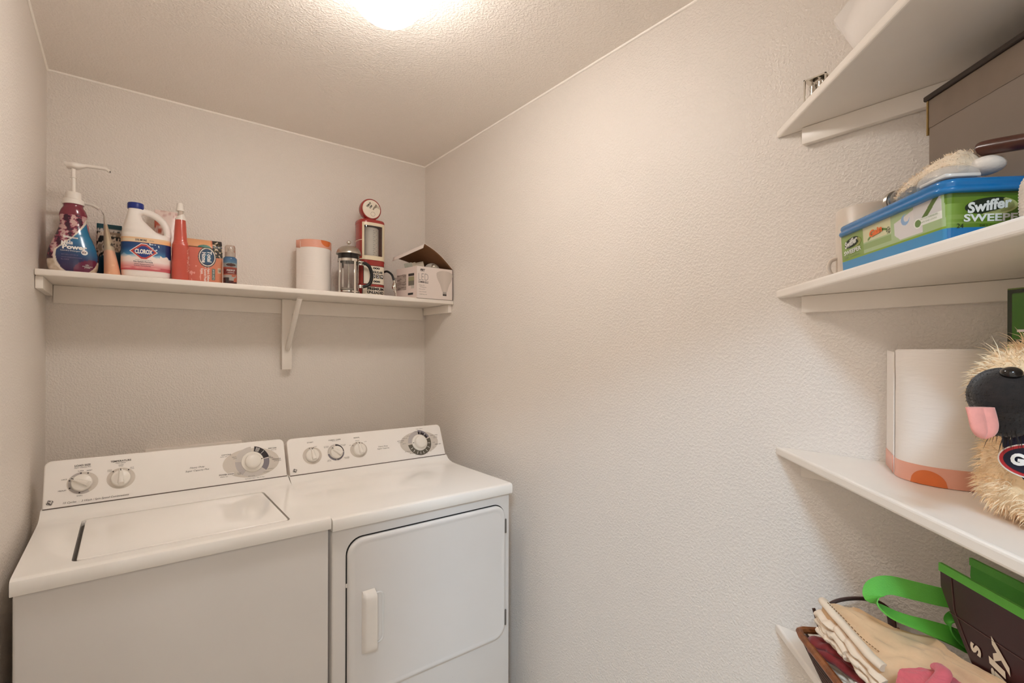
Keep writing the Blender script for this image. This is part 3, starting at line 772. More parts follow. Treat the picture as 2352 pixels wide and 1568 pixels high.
fc = lambda a, b: (.0243*math.sin(a/.0243), -.0243*math.cos(a/.0243), b)
lettering(t, [('PRESPOT', .000, .0555, .030, .0068), ('STAIN REMOVER', 0, .047, .024, .003)], fc, WINK)
obj('cap', MB().lathe([(0, .109), (.0185, .109), (.0185, .147), (.0165, .153), (.0145, .1545), (0, .155)], 32), mat('clear_cap', (226, 214, 204), .1, trans=.75, var=0), t)
obj('spray_nozzle', MB().lathe([(0, .109), (.011, .109), (.011, .128), (.006, .130), (.006, .142), (0, .142)], 20), WHITEPL, t)

# --- wrapped paper roll (used on both shelves)
PEACH = mat('peach_film_band', (226, 164, 142), .3, var=.02)
ORANGE = mat('orange_spot_print', (214, 112, 56), .35, var=.05)
def paper_bump():
    m, nt, p = _new('quilted_paper'); L = nt.links
    tc = nt.nodes.new('ShaderNodeTexCoord'); mp = nt.nodes.new('ShaderNodeMapping'); mp.inputs['Scale'].default_value = (14, 14, 90)
    n = nt.nodes.new('ShaderNodeTexNoise'); n.inputs['Scale'].default_value = 2; n.inputs['Detail'].default_value = 3
    b = nt.nodes.new('ShaderNodeBump'); b.inputs['Strength'].default_value = .25; b.inputs['Distance'].default_value = .003
    L.new(tc.outputs['Object'], mp.inputs[0]); L.new(mp.outputs[0], n.inputs['Vector']); L.new(n.outputs['Fac'], b.inputs['Height']); L.new(b.outputs[0], p.inputs['Normal'])
    p.inputs['Base Color'].default_value = lin((233, 226, 219))+(1,); p.inputs['Roughness'].default_value = .75
    MATS['quilted_paper'] = m; return m
PAPER = paper_bump()
def paper_roll(label, loc, r, h, flap_ang, flap_len, band_top, spot_ang, flap_curl=.004):
    t = thing('paper_towel_roll', label, 'paper roll', loc, 0, 'white paper rolls with a peach band')
    def R(z, k=1): 
        return [((r+.0006*nz(3*math.cos(a), 3*math.sin(a), z*30)*1.5)*math.cos(a), (r+.0006*nz(3*math.cos(a), 3*math.sin(a), z*30)*1.5)*math.sin(a), z) for a in [2*PI*i/72 for i in range(72)]]
    mb = MB(); mb.loft([ring(r*.25, r*.25, .001, 72), ring(r-.003, r-.003, .0005, 72)]+[R(.003+(h-.006)*i/24) for i in range(25)]+[ring(r-.003, r-.003, h-.0005, 72), ring(r*.25, r*.25, h-.001, 72), ring(r*.25, r*.25, h-.02, 72)], False)
    obj('roll', mb, PAPER, t)
    bh = .034; z0, z1 = (h-bh, h-.0005) if band_top else (.0008, bh)
    mb = MB(); mb.lathe([(r-.001, z0), (r+.0012, z0), (r+.0012, z1), (r-.001, z1)], 72, cap=False)
    band = obj('band', mb, PEACH, t)
    zc = z1 if band_top else z0; sg = -1 if band_top else 1
    poly = [(.028*math.cos(PI*i/20), sg*.026*math.sin(PI*i/20)) for i in range(21)]
    fcy = lambda a, b: ((r+.0017)*math.cos(spot_ang+a/r), (r+.0017)*math.sin(spot_ang+a/r), zc+b)
    mb = MB(); mb.open = True
    mb.grid(lambda u, v: fcy(-.028+.056*u, sg*v*.026*math.sqrt(max(0, 1-(2*u-1)**2))), 24, 6)
    obj('spot', mb, ORANGE, band)
    # loose outer sheet leaving the roll on a tangent
    c, q = math.cos(flap_ang), math.sin(flap_ang); tx, ty = q, -c
    def fl(u, v, off=0):
        d = flap_len*u; k = flap_curl*u*u
        return (c*(r+.0012+off+k)+tx*d, q*(r+.0012+off+k)+ty*d, .004+(h-.010)*v+.006*u*(v-.2))
    mb = MB(); mb.open = True; mb.grid(fl, 10, 12)
    s_ = obj('loose_sheet', mb, PAPER, t); so = s_.modifiers.new('s', 'SOLIDIFY'); so.thickness = .0012
    v0, v1 = ((1-bh/h, 1.0) if band_top else (0, bh/h))
    mb = MB(); mb.open = True; mb.grid(lambda u, v: fl(u, v0+(v1-v0)*v, .0015), 10, 2)
    b_ = obj('band_end', mb, PEACH, s_); so = b_.modifiers.new('s', 'SOLIDIFY'); so.thickness = .001
    return t
paper_roll('white paper roll, peach band on top, on the back shelf beside the press', (.898, -.105, SH), .0725, .238, math.radians(205), .024, True, math.radians(-62), .001)

# --- french press
t = thing('french_press', 'glass french press coffee maker with steel dome lid and black handle', 'coffee press', (1.024, -.195, SH))
gl = MB(); gl.lathe([(0, .004), (.041, .004), (.044, .007), (.0445, .158), (.0425, .158), (.042, .009), (0, .008)], 48)
obj('beaker', gl, GLASS, t)
fr = MB(); fr.lathe([(.0462, .150), (.0478, .150), (.0478, .162), (.0462, .162)], 48, cap=False)
obj('frame_band', fr, CHROME, t)
obj('frame_band', MB().lathe([(.0462, .012), (.0478, .012), (.0478, .018), (.0462, .018)], 48, cap=False), CHROME, t)
for a in (-165, -75, 15, 105):
    M0 = Matrix.Rotation(math.radians(a), 4, 'Z')
    obj('frame_strap', MB().rbox((.0464, -.0055, .001), (.0486, .0055, .155), .0008, 1, M0), CHROME, t)
    obj('foot', MB().rbox((.038, -.0045, 0), (.0486, .0045, .0035), .0008, 1, M0), CHROME, t)
obj('lid_collar', MB().lathe([(0, .158), (.0455, .158), (.0465, .186), (0, .186)], 48), mat('black_collar', (30, 26, 24), .2), t)
obj('dome_lid', MB().lathe([(0, .184), (.0540, .184), (.0545, .188), (.0530, .193), (.0500, .200), (.0440, .210), (.033, .218), (.018, .2225), (.006, .224), (0, .224)], 56), STEEL, t)
kn = obj('plunger_knob', MB().lathe([(0, .222), (.0035, .222), (.0035, .230), (.0045, .231)]+[(.0095*math.sin(PI*i/14)+.0001, .2395-.0095*math.cos(PI*i/14)) for i in range(2, 15)], 28), CHROME, t)
obj('plunger_rod', MB().lathe([(0, .03), (.0025, .03), (.0025, .183), (0, .183)], 12), CHROME, t)
obj('filter', MB().lathe([(0, .022), (.040, .022), (.041, .026), (.030, .030), (.008, .033), (.006, .05), (0, .05)], 40), STEEL, t)
ha = MB(); HA = Matrix.Rotation(math.radians(-12), 4, 'Z')
pth = spline([(.060, 0, .150), (.078, 0, .148), (.094, 0, .132), (.102, 0, .100), (.098, 0, .068), (.084, 0, .050), (.062, 0, .042)], 36)
obj('handle', MB().tube(pth, [(.0078, .0078)]*37, 16, mx=HA), BLACK, t)
obj('handle_bracket', MB().rbox((.046, -.005, .140), (.066, .005, .160), .0015, 2, HA), CHROME, t)
obj('handle_bracket', MB().rbox((.046, -.005, .036), (.066, .005, .050), .0015, 2, HA), CHROME, t)
obj('clamp_screw', MB().sphere((.0505, -.012, .152), (.004, .009, .009), 16, 10, HA), CHROME, t)

# --- fuel pump dispenser
t = thing('fuel_pump_dispenser', 'red retro fuel-pump shaped drink dispenser with a round sign on top', 'dispenser', (1.151, -.125, SH))
PRED = mat('red_ceramic', (160, 52, 46), .18, var=.03, coat=.4)
CREAM = mat('cream_enamel', (228, 214, 186), .3, var=.02)
CREAMP = mat('cream_label', (236, 226, 208), .4, var=.02)
RX, RY = .063, .056
obj('base', MB().loft([ring(RX*k, RY*k, z, 64, e=3.2) for k, z in ((.98, 0), (1.02, .003), (1.02, .012), (1, .016), (1, .166), (1.02, .169), (1.02, .174), (.99, .176))], True), PRED, t)
obj('waist_band', MB().loft([ring(RX*k, RY*k, z, 64, e=3.2) for k, z in ((1.0, .176), (1.03, .1765), (1.03, .182), (1.0, .1825))], True), CREAM, t)
# upper housing: red back shell with a framed window in front
def arc(a0, a1, k, n=24):
    out = []
    for i in range(n+1):
        th = math.radians(a0+(a1-a0)*i/n); c, q = math.cos(th), math.sin(th)
        out.append((RX*k*math.copysign(abs(c)**(2/3.2), c), RY*k*math.copysign(abs(q)**(2/3.2), q)))
    return out
sh_ = arc(-35, 222, 1.0); shi = arc(222, -35, .94)
obj('housing', MB().prism(sh_+shi, .182, .350), PRED, t, angle=50)
obj('housing_top', MB().loft([ring(RX*k, RY*k, z, 64, e=3.2) for k, z in ((1, .348), (1.015, .350), (1.01, .362), (.96, .367), (.5, .369))], True), PRED, t)
wf = arc(225, 312, 1.02); wfi = arc(312, 225, .95)
obj('window_frame', MB().prism(wf+wfi, .182, .196), CREAM, t, angle=50)
obj('window_frame', MB().prism(wf+wfi, .338, .352), CREAM, t, angle=50)
obj('window_frame', MB().prism(arc(220, 232, 1.025, 6)+arc(232, 220, .94, 6), .182, .352), CREAM, t, angle=50)
obj('window_frame', MB().prism(arc(304, 326, 1.025, 6)+arc(326, 304, .94, 6), .182, .352), CREAM, t, angle=50)
wg = MB(); wg.open = True
wa = arc(231, 306, .985)
obj('window_glass', MB().prism(wa+arc(306, 231, .965), .195, .339), GLASS, t, angle=60)
obj('inner_tank', MB().lathe([(0, .19), (.040, .19), (.041, .2), (.041, .33), (.038, .334), (0, .334)], 40), mat('milky_tank', (240, 234, 222), .4, var=.03), t)
fw = lambda a, b: (.0415*math.sin(a/.0415), -.0415*math.cos(a/.0415)-.0003, b)
mb = MB(); mb.open = True
for i in range(13):
    z = .204+.0095*i; l = .020 if i % 2 == 0 else .012
    mb.add([fw(.0, z), fw(l, z), fw(l, z+.0012), fw(.0, z+.0012)], [(0, 1, 2, 3)])
obj('scale_marks', mb, INK, t, smooth=False, kind='stuff')
obj('side_stripe', MB().prism(arc(150, 219, 1.012, 10)+arc(219, 150, .995, 10), .268, .2705), CREAM, t, angle=50)
obj('sign_neck', MB().loft([ring(.030, .022, .366, 32), ring(.026, .019, .374, 32), ring(.030, .020, .380, 32)], True), PRED, t)
MS = Matrix.Translation((0, 0, .4250)) @ Matrix.Rotation(math.radians(90), 4, 'X')
sg = obj('round_sign', MB().lathe([(0, -.024), (.040, -.024), (.047, -.020), (.0500, -.010), (.0505, .004), (.050, .016), (.0475, .020), (.0450, .0205), (.0440, .0185), (0, .0185)], 56, MS), PRED, t)
obj('sign_face', MB().lathe([(0, .0188), (.0438, .0188), (.0430, .0215), (0, .0225)], 56, MS), CREAMP, sg)
ff = lambda a, b: (a, -.0232, .4250+b)
lettering(t, [('TOP IT', -.014, .018, .030, .0085, 52, 0, .05), ('OFF', -.004, .010, .019, .0085, 48, 0, .05)], ff, BLACK)
GREYP = mat('grey_drawing_ink', (142, 130, 114), .5)
obj('sign_drawing', flat([[(.010, -.004), (.014, .005), (.024, .010), (.027, .022), (.020, .027), (.016, .018), (.009, .010), (.004, -.002)]], ff), GREYP, sg, smooth=False)
cupm = annulus(ff, .006, -.023, .0098, .0110, 0, 360); 
obj('sign_drawing', cupm, GREYP, sg, smooth=False)
obj('sign_drawing', flat([[(.025, .010), (.042, .003), (.0415, .014), (.028, .022)]], ff), mat('tan_drawing_ink', (196, 184, 164), .5), sg, smooth=False)
fp = surf_front([(-1, RX, RY, 3.2), (1, RX, RY, 3.2)])
fpl = lambda a, b: fp(a, b, .0008)
def patch(x0, x1, z0, z1, off, n=24):
    mb = MB(); mb.open = True; mb.grid(lambda u, v: fp(x0+(x1-x0)*u, z0+(z1-z0)*v, off), n, 4); return mb
obj('label_border', patch(-.050, .056, .062, .150, .0006), BLACK, t)
lb = obj('label', patch(-.048, .054, .064, .148, .0011), CREAMP, t)
obj('label_border', patch(-.054, .059, .012, .052, .0006), BLACK, t)
lb2 = obj('label', patch(-.052, .057, .014, .050, .0011), CREAMP, t)
for i in range(3): obj('digit_window', patch(-.012+.021*i, .005+.021*i, .091, .110, .0015, 6), BLACK, lb)
fp2 = lambda a, b: fp(a, b, .0018); fp3 = lambda a, b: fp(a, b, .0022)
lettering(t, [('REGULAR', .012, .120, .064, .012, 0, 0, .05), ('000', .010, .138, .034, .010, 0, 0, .05), ('000', .012, .076, .034, .010, 0, 0, .05), ('PREMIUM', .008, .0405, .082, .0135, 0, 0, .05), ('UNLEADED', .008, .0235, .084, .0135, 0, 0, .05)], fp2, BLACK)
lettering(t, [('0', -.0035, .1005, .009, .013, 0, 0, .03), ('2', .0175, .1005, .010, .013, 0, 0, .03), ('9', .0385, .1005, .010, .013, 0, 0, .03)], fp3, WINK)
hp = spline([(.060, -.010, .128), (.075, -.030, .134), (.090, -.050, .118), (.096, -.058, .095), (.098, -.062, .082)], 24)
hs = obj('hose', MB().tube(hp, .0052, 12), BLACK, t)
obj('nozzle', MB().tube(spline([(.098, -.062, .088), (.100, -.064, .070), (.098, -.066, .052), (.102, -.068, .034), (.104, -.070, .006)], 20), [.007]*4+[.0105]*3+[.012]*5+[.008]*4+[.0045]*5, 14), CHROME, hs)
obj('trigger', MB().tube(spline([(.094, -.072, .075), (.086, -.080, .056), (.090, -.078, .038)], 12), .0028, 8), CHROME, hs)
obj('tip_cord', MB().tube(spline([(.060, -.030, .012), (.078, -.05, .006), (.090, -.062, .0042)], 10), .004, 8), BLACK, t)

# --- light bulb carton with raised lid
t = thing('bulb_carton', 'open white cardboard carton for LED bulbs, brown inside', 'carton', (1.309, -.306, SH))
BWd, BHt, DX, DYd = .196, .150, -.030, .156      # skewed sides: depth direction (DX, DYd)
def bc(x, d, z): return (x+DX*d, DYd*d, z)
WCARD = mat('white_card', (224, 212, 204), .55, var=.01); BCARD = mat('brown_card_inside', (112, 76, 48), .85, var=.08, bump=.1)
def wallq(p, q, z0, z1, th=.0015):
    P, Q_ = Vector(p), Vector(q); n = Vector((-(Q_-P).y, (Q_-P).x, 0)).normalized()*th
    mb = MB(); mb.prism([(P.x, P.y), (Q_.x, Q_.y), (Q_.x+n.x, Q_.y+n.y), (P.x+n.x, P.y+n.y)], z0, z1); return mb
c00, c10, c11, c01 = bc(0, 0, 0), bc(BWd, 0, 0), bc(BWd, 1, 0), bc(0, 1, 0)
def front_paint(x, y, z):
    # bulb drawing
    bx, u = x-.150, z/BHt
    r = None
    if .12 < u < .93:
        v = (u-.12)/.81
        if v < .16: r = .0105
        elif v < .45: r = .0135+.012*(v-.16)/.29
        elif v < .86: r = .0255+.020*math.sin((v-.45)/.41*PI/2)
        else: r = .0455*math.sqrt(max(0, 1-((v-.86)/.145)**2))
        if abs(bx) < r:
            if v < .07: return (60, 54, 50)
            if v < .16: return (150, 142, 136) if int(z*700) % 3 else (190, 182, 176)
            return mix((206, 194, 184), (190, 178, 168), abs(bx)/max(r, .001)*.7)
    if x > BWd-.003: return (50, 44, 42)
    return (224, 212, 204)
mb = MB(); mb.open = True; mb.grid(lambda u, v: (BWd*u, -.0004, BHt*v), 130, 110)
obj('front_print', mb, PRINTM, t, paint=front_paint)
obj('front_panel', wallq(c00, c10, 0, BHt), WCARD, t, smooth=False)
sp_ = obj('side_panel', wallq(c01, c00, 0, BHt), WCARD, t, smooth=False)
obj('side_panel', wallq(c10, c11, 0, BHt), WCARD, t, smooth=False)
obj('back_panel', wallq(c11, c01, 0, BHt), BCARD, t, smooth=False)
obj('bottom_panel', MB().prism([c00[:2], c10[:2], c11[:2], c01[:2]], 0.0002, .0015), BCARD, t, smooth=False)
fbx = lambda a, b: (a, -.0010, b)
lettering(t, [('LED', .034, .101, .052, .032, 0, 0, -.012)], fbx, mat('light_grey_ink', (150, 144, 140), .6))
lettering(t, [('FEIT', .030, .134, .026, .0095, 0, .2, .05), ('ELECTRIC', .029, .1275, .022, .003, 0, .2), ('DIMMABLE', .034, .0765, .052, .0100, 0, 0, .01), ('\u2022 Instant On', .024, .0615, .030, .0048), ('Full Brightness', .032, .0520, .034, .0048),
              ('\u2022 Mercury Free', .026, .0420, .034, .0048), ('\u2022 Natural Daylight', .030, .0300, .040, .0048), ('\u2022 25,000 Hour Life', .031, .0180, .042, .0048)], fbx, INK)
def sidef(a, b, off=.0012):   # a: 0 at front corner .. 1 at the back
    n = Vector((-DYd, DX, 0)).normalized()*off; p = bc(0, a, b); return (p[0]+n.x, p[1]+n.y, b)
def side_paint(a, b):
    if .12 < a < .40 and .105 < b < .118: return (60, 54, 52)
    if .12 < a < .40 and .060 < b < .104: return (150, 146, 110) if b > .085 else (120, 112, 100)
    if .12 < a < .28 and .046 < b < .060: return (190, 182, 172)
    if .18 < a < .42 and .016 < b < .026: return (40, 36, 36)
    if .50 < a < .98 and .045 < b < .118: return (176, 160, 150) if nz(b*900, a*4) < .1 else (128, 114, 106)
    return (224, 208, 200)
mb = MB(); mb.open = True; NU, NV = 60, 60
vv = [sidef(1-i/NU, BHt*j/NV, .0006) for j in range(NV+1) for i in range(NU+1)]
mb.add(vv, [(j*(NU+1)+i, j*(NU+1)+i+1, (j+1)*(NU+1)+i+1, (j+1)*(NU+1)+i) for j in range(NV) for i in range(NU)])
cols = {}
def sp2(x, y, z):
    return side_paint(max(0, min(1, y/DYd)), z)
obj('side_print', mb, PRINTM, t, paint=sp2)
# raised lid hinged on the wall side, free corners lifted
h0, h1 = Vector(bc(BWd, 0, BHt)), Vector(bc(BWd, 1, BHt)); g0 = Vector((1.349-1.309, -.002, 1.943-SH)); g1 = Vector((1.265-1.309, DYd, 1.892-SH))
def lidf(u, v):
    a = h0.lerp(h1, v); b = g0.lerp(g1, v); p = a.lerp(b, u); p.z += .014*math.sin(u*PI)*(1-.5*v); return tuple(p)
mb = MB(); mb.open = True; mb.grid(lidf, 16, 12)
ldd = obj('lid_inside', mb, BCARD, t)
so = ldd.modifiers.new('s', 'SOLIDIFY'); so.thickness = .0012; so.offset = 0
mb = MB(); mb.open = True; mb.grid(lambda u, v: tuple(Vector(lidf(u, v))+Vector((.0009, 0, .0014))), 16, 12)
lo_ = obj('lid_outside', mb, WCARD, t); so = lo_.modifiers.new('s', 'SOLIDIFY'); so.thickness = .0012; so.offset = 1
def tuck(u, v):
    p = Vector(lidf(1, v)); return (p.x-.006*u-.002, p.y, p.z-.020*u)
mb = MB(); mb.open = True; mb.grid(tuck, 4, 12)
tk = obj('tuck_flap', mb, WCARD, t); so = tk.modifiers.new('s', 'SOLIDIFY'); so.thickness = .0014
# small carton and bulb lying inside
t2 = thing('small_carton', 'small pale green carton sticking out of the open bulb carton', 'carton', (1.344, -.232, SH+.124), math.radians(10))
sc_ = MB(); RT = Matrix.Rotation(math.radians(-18), 4, 'Y')
for a, b in (((-.035, -.03, 0), (-.0335, .03, .060)), ((.0335, -.03, 0), (.035, .03, .052)), ((-.0335, -.03, 0), (.0335, -.0285, .045)), ((-.0335, .0285, 0), (.0335, .03, .056)), ((-.0335, -.0285, 0), (.0335, .0285, .0015))):
    m2 = MB().box(a, b); 
    obj('card_panel', MB().add(m2.v, m2.f, RT), mat('pale_green_card', (176, 178, 166), .6, var=.05) if a[0] < -.034 else mat('cream_card', (208, 196, 178), .7), t2, smooth=False)
t3 = thing('light_bulb', 'white reflector light bulb lying inside the open bulb carton', 'light bulb', (1.430, -.228, SH+.112), math.radians(-20))
obj('bulb_glass', MB().lathe([(0, 0), (.028, .0), (.037, .004), (.040, .012), (.036, .024), (.022, .044), (.015, .058), (.0135, .064)], 32, Matrix.Translation((0, 0, .032)) @ Matrix.Rotation(math.radians(80), 4, 'X')), mat('frosted_bulb', (226, 218, 208), .35), t3)
obj('screw_base', MB().lathe([(0.0135, .064), (.0135, .067), (.0125, .069), (.0135, .071), (.0125, .074), (.0135, .077), (.006, .084), (0, .085)], 24, Matrix.Translation((0, 0, .032)) @ Matrix.Rotation(math.radians(80), 4, 'X')), STEEL, t3)

# ================================================================== things on the corner shelves
RV = Vector((.7885, -.6150, 0)); FV = Vector((.6150, .7885, 0))     # across / away as seen from the doorway
# --- top shelf: white plastic carton and a chrome-lidded jar
t = thing('plastic_carton', 'white glossy plastic carton overhanging the edge of the topmost corner shelf', 'carton', D(.222, .018, SZ[0]), DR)
mb = MB()
rows = []
for x, d in ((.000, .012), (.004, .004), (.012, .0), (.10, .0), (.208, .0), (.216, .004), (.220, .010)):
    z0, z1, y0, y1 = .001+d, .130-d, d*.6, .10-d*.6
    rows.append([(x+(.10*(1-z/.13)**1.15*max(0, 1-x/.12) if x < .12 else 0), y, z) for y, z in [(y0+.012, z0), (y1-.012, z0), (y1, z0+.012), (y1, z1-.012), (y1-.012, z1), (y0+.012, z1), (y0, z1-.012), (y0, z0+.012)]])
mb.loft(rows, True)
pc = obj('body', mb, mat('glossy_white_plastic', (232, 226, 220), .22, var=.015, scale=20, bump=.15, bscale=30, bdist=.004), t, angle=60)
obj('seam', MB().tube([(.105, -.0006, .008), (.21, -.0006, .010)], .0012, 6), mat('seam_shadow', (120, 112, 104), .6), t)
t = thing('glass_jar', 'ribbed glass jar with a chrome frame on the topmost corner shelf', 'jar', (1.452, -1.972, SZ[0]))
obj('chrome_stand', MB().rbox((-.022, -.022, 0), (.022, .022, .003), .001, 1).rbox((-.023, -.023, 0), (-.019, -.019, .058), .001, 1).rbox((.019, -.023, 0), (.023, -.019, .058), .001, 1).rbox((-.023, .019, 0), (-.019, .023, .058), .001, 1).rbox((.019, .019, 0), (.023, .023, .058), .001, 1).rbox((-.023, -.023, .054), (.023, .023, .058), .001, 1), CHROME, t)
for i, (px_, py_) in enumerate(((-.010, -.009), (.010, -.009), (0, .010))):
    obj('ribbed_tube', MB().lathe([(0, .004)]+[(.0075+.0012*(k % 2), .006+.0045*k) for k in range(10)]+[(0, .0525)], 16, Matrix.Translation((px_, py_, 0))), STEEL, t)

# --- second shelf: wipe tub
t = thing('wipe_tub', 'green printed plastic cloth tub with a blue lid on the second corner shelf', 'tub', D(.286, .010, SZ[1]), DR)
TL, TD, TH = .272, .132, .070
BLUEL = mat('blue_lid_plastic', (24, 112, 172), .22, var=.03, coat=.3)
def tub_paint_front(x, z):
    if z < .0185: return (58, 138, 186)
    if z < .0215: return (126, 156, 46)
    if x < .072: c = mix((126, 152, 74), (136, 162, 84), z/.07)
    else: c = (164, 184, 136)
    if .072 < x < .150 and z > .040: c = (206, 204, 162)
    if .072 < x < .150 and z < .038 and z > .028: c = (142, 164, 104)
    if abs(z-(.040+.012*math.sin((x-.08)*40))) < .0020 and .085 < x < .140: c = (96, 130, 60)
    # mop pad picture
    if .158 < x < .262:
        px = (x-.158)/.104; 
        lo = .028+.0*px; hi = .046+.022*px
        if .0 < px < .62 and z > .024+.020*max(0, .12-px)*4 and z < hi+.006: c = (212, 206, 202)
        if px > .45 and z > .036: c = (206, 202, 198)
        if abs((z-.030)/.040-(px-.50)*2.2) < .13 and z > .036: c = (84, 110, 46)
        if (px-.26)**2+((z-.052)/.09)**2 < .009 and (px-.29)**2+((z-.054)/.09)**2 > .004: c = (140, 170, 204)
        if px > .50 and .034 < z < .045: c = (232, 232, 222)
        if (px-.53)**2+((z-.0385)/.09)**2 < .0065: c = (232, 232, 222)
        if (px-.53)**2+((z-.0385)/.09)**2 < .0040: c = (104, 132, 74)
    if (x-.143)**2+(z-.046)**2 < .006**2 and nz(x*500, z*500) > -.1: c = (52, 66, 36)
    return c
def tub_paint_end(y, z):
    if z < .0185: return (26, 110, 166)
    c = mix((96, 128, 32), (84, 116, 26), y/.1)
    if z > .060: c = (66, 96, 22)
    if .030 < z < .036 or .0235 < z < .026: c = (116, 142, 58)
    if y < .024 and z < .052: c = mix((142, 172, 86), c, y/.024)
    return c
corner = .012
mb = MB(); mb.open = True
def tubp(s, z):   # s runs along the front, round the corner, along the end
    k = 1+.0*z; tp = .004*(1-z/TH)
    L1 = TL-corner; q = PI/2*corner
    if s < L1: return (s+tp*0, tp, z)
    if s < L1+q: a = (s-L1)/corner; return (L1+corner*math.sin(a)-tp*math.sin(a), corner-(corner)*math.cos(a)+tp*math.cos(a), z)
    return (TL-tp, corner+(s-L1-q), z)
SL = TL-corner+PI/2*corner+TD-corner
mb.grid(lambda u, v: tubp(SL*u, TH*v), 420, 90)
def tub_paint(x, y, z): return tub_paint_front(x, z) if y < .008 and x < TL-.006 else tub_paint_end(y, z)
obj('printed_wrap', mb, PRINTG, t, paint=tub_paint)
obj('tub', MB().prism([(0.001, .0055), (TL-corner, .0055), (TL-.006, corner), (TL-.006, TD), (.001, TD)], 0, TH), BLUEL, t, smooth=False)
lid = MB()
def lr(d, z): return [(x, y, z) for x, y in rrect(-.009+d, TL+.008-d, -.008+d, TD+.006-d, .022-d*.5, 8)]
lid.loft([lr(.004, TH-.004), lr(.001, TH-.003), lr(0, TH), lr(.0005, TH+.003), lr(.003, TH+.0045), lr(.003, TH+.0065), lr(.002, TH+.009), lr(.0025, TH+.013), lr(.005, TH+.0155), lr(.012, TH+.0165)], True)
obj('lid', lid, BLUEL, t, angle=60)
ft = lambda a, b: (a, .004*(1-b/TH)-.0012, b)
fe = lambda a, b: (TL+.0008-.004*(1-b/TH), a, b)
SILV = mat('white_grey_ink', (222, 222, 214), .4); DGREEN = mat('dark_green_ink', (30, 40, 18), .5); PALEG = mat('pale_khaki_ink', (176, 178, 110), .5)
def swoosh(f, cx, cy, w_, h_, m, off=0):
    a = [(cx+w_*math.cos(math.radians(q))*1.0, cy+h_*math.sin(math.radians(q))+.12*h_*math.cos(math.radians(q))*2) for q in range(0, 360, 15)]
    return flat([a], f)
obj('logo_oval', swoosh(lambda a, b: (a, .004*(1-b/TH)-.0006, b), .036, .0495, .024, .0088, None), DGREEN, t, smooth=False)
obj('logo_oval', swoosh(lambda a, b: (TL+.0003-.004*(1-b/TH), a, b), .056, .0475, .031, .0110, None), DGREEN, t, smooth=False)
obj('logo_swoosh', flat([[(.040+.026*math.cos(math.radians(q)), .0475+.0095*math.sin(math.radians(q))) for q in range(-80, 60, 14)]+[(.040+.0225*math.cos(math.radians(q)), .0475+.0082*math.sin(math.radians(q))) for q in range(60, -80, -14)]], lambda a, b: (a, .004*(1-b/TH)-.0008, b)), PALEG, t, smooth=False)
obj('logo_swoosh', flat([[(.058+.033*math.cos(math.radians(q)), .0470+.0125*math.sin(math.radians(q))) for q in range(-110, 60, 14)]+[(.058+.029*math.cos(math.radians(q)), .0470+.0105*math.sin(math.radians(q))) for q in range(60, -110, -14)]], lambda a, b: (TL+.0005-.004*(1-b/TH), a, b)), PALEG, t, smooth=False)
lettering(t, [('Swiffer', .034, .0500, .042, .0125, 9, .15, .04), ('SWEEPER', .0375, .0335, .056, .0080, 2, 0, .03)], ft, SILV)
lettering(t, [('Swiffer', .0555, .0480, .056, .0150, 8, .15, .04), ('SWEEPER', .064, .0310, .080, .0105, 0, 0, .03)], fe, SILV)
lettering(t, [('24', .020, .0205, .0085, .0060), ('DRY SWEEPING CLOTHS', .075, .0205, .060, .0028)], fe, DGREEN)
lettering(t, [('24', .016, .0240, .010, .0042), ('CLOTHS', .045, .0240, .030, .0028)], ft, mat('mid_green_ink', (86, 114, 50), .5))
lettering(t, [('Gain', .110, .0520, .036, .0120, 6, .1, .05)], ft, mat('orange_ink', (226, 110, 52), .5))
lettering(t, [('WITH FEBREZE', .238, .0425, .036, .0022), ('TRAPS AND LOCKS', .236, .0375, .036, .0022)], ft, mat('mid_green_ink', (86, 114, 50), .5))

# --- white mug behind the tub
t = thing('ceramic_mug', 'tall off-white ceramic mug against the wall behind the green tub', 'mug', (1.4342, -2.0750, SZ[1]))
CER = mat('offwhite_ceramic', (216, 204, 190), .35, var=.02)
obj('cup', MB().lathe([(0, .002), (.052, 0), (.0575, .003), (.0590, .010), (.0590, .138), (.0575, .1405), (.0560, .138), (.0555, .012), (0, .008)], 56), CER, t)
HM = Matrix.Rotation(math.radians(125), 4, 'Z')
obj('handle', MB().tube(spline([(.057, 0, .042), (.070, 0, .036), (.074, 0, .022), (.068, 0, .008), (.057, 0, .006)], 20), .004, 10, mx=HM), CER, t)

# --- storage box at the back of the second shelf
bx = Vector((1.4075, -2.175, SZ[1]))
t = thing('storage_box', 'tall grey storage box with a dark brown lid on the second corner shelf', 'box', bx, math.radians(-131.5))
obj('body', MB().rbox((0, 0, 0), (.44, .115, .312), .002, 1), mat('grey_cardboard', (128, 114, 101), .6, var=.03, scale=8, bump=.04, bscale=20), t, angle=30)
obj('lid', MB().rbox((-.006, -.006, .314), (.446, .121, .324), .002, 1), mat('dark_brown_lid', (46, 32, 22), .5), t)
obj('lid_skirt', MB().rbox((-.002, -.0010, .262), (.442, -.0002, .314), .0005, 1), mat('film_skirt', (122, 107, 94), .2, var=.06, scale=14), t)
obj('edge_tape', MB().box((-.0012, -.0028, .250), (.002, .008, .3135)), mat('bronze_tape', (150, 122, 70), .35, .4), t, smooth=False)

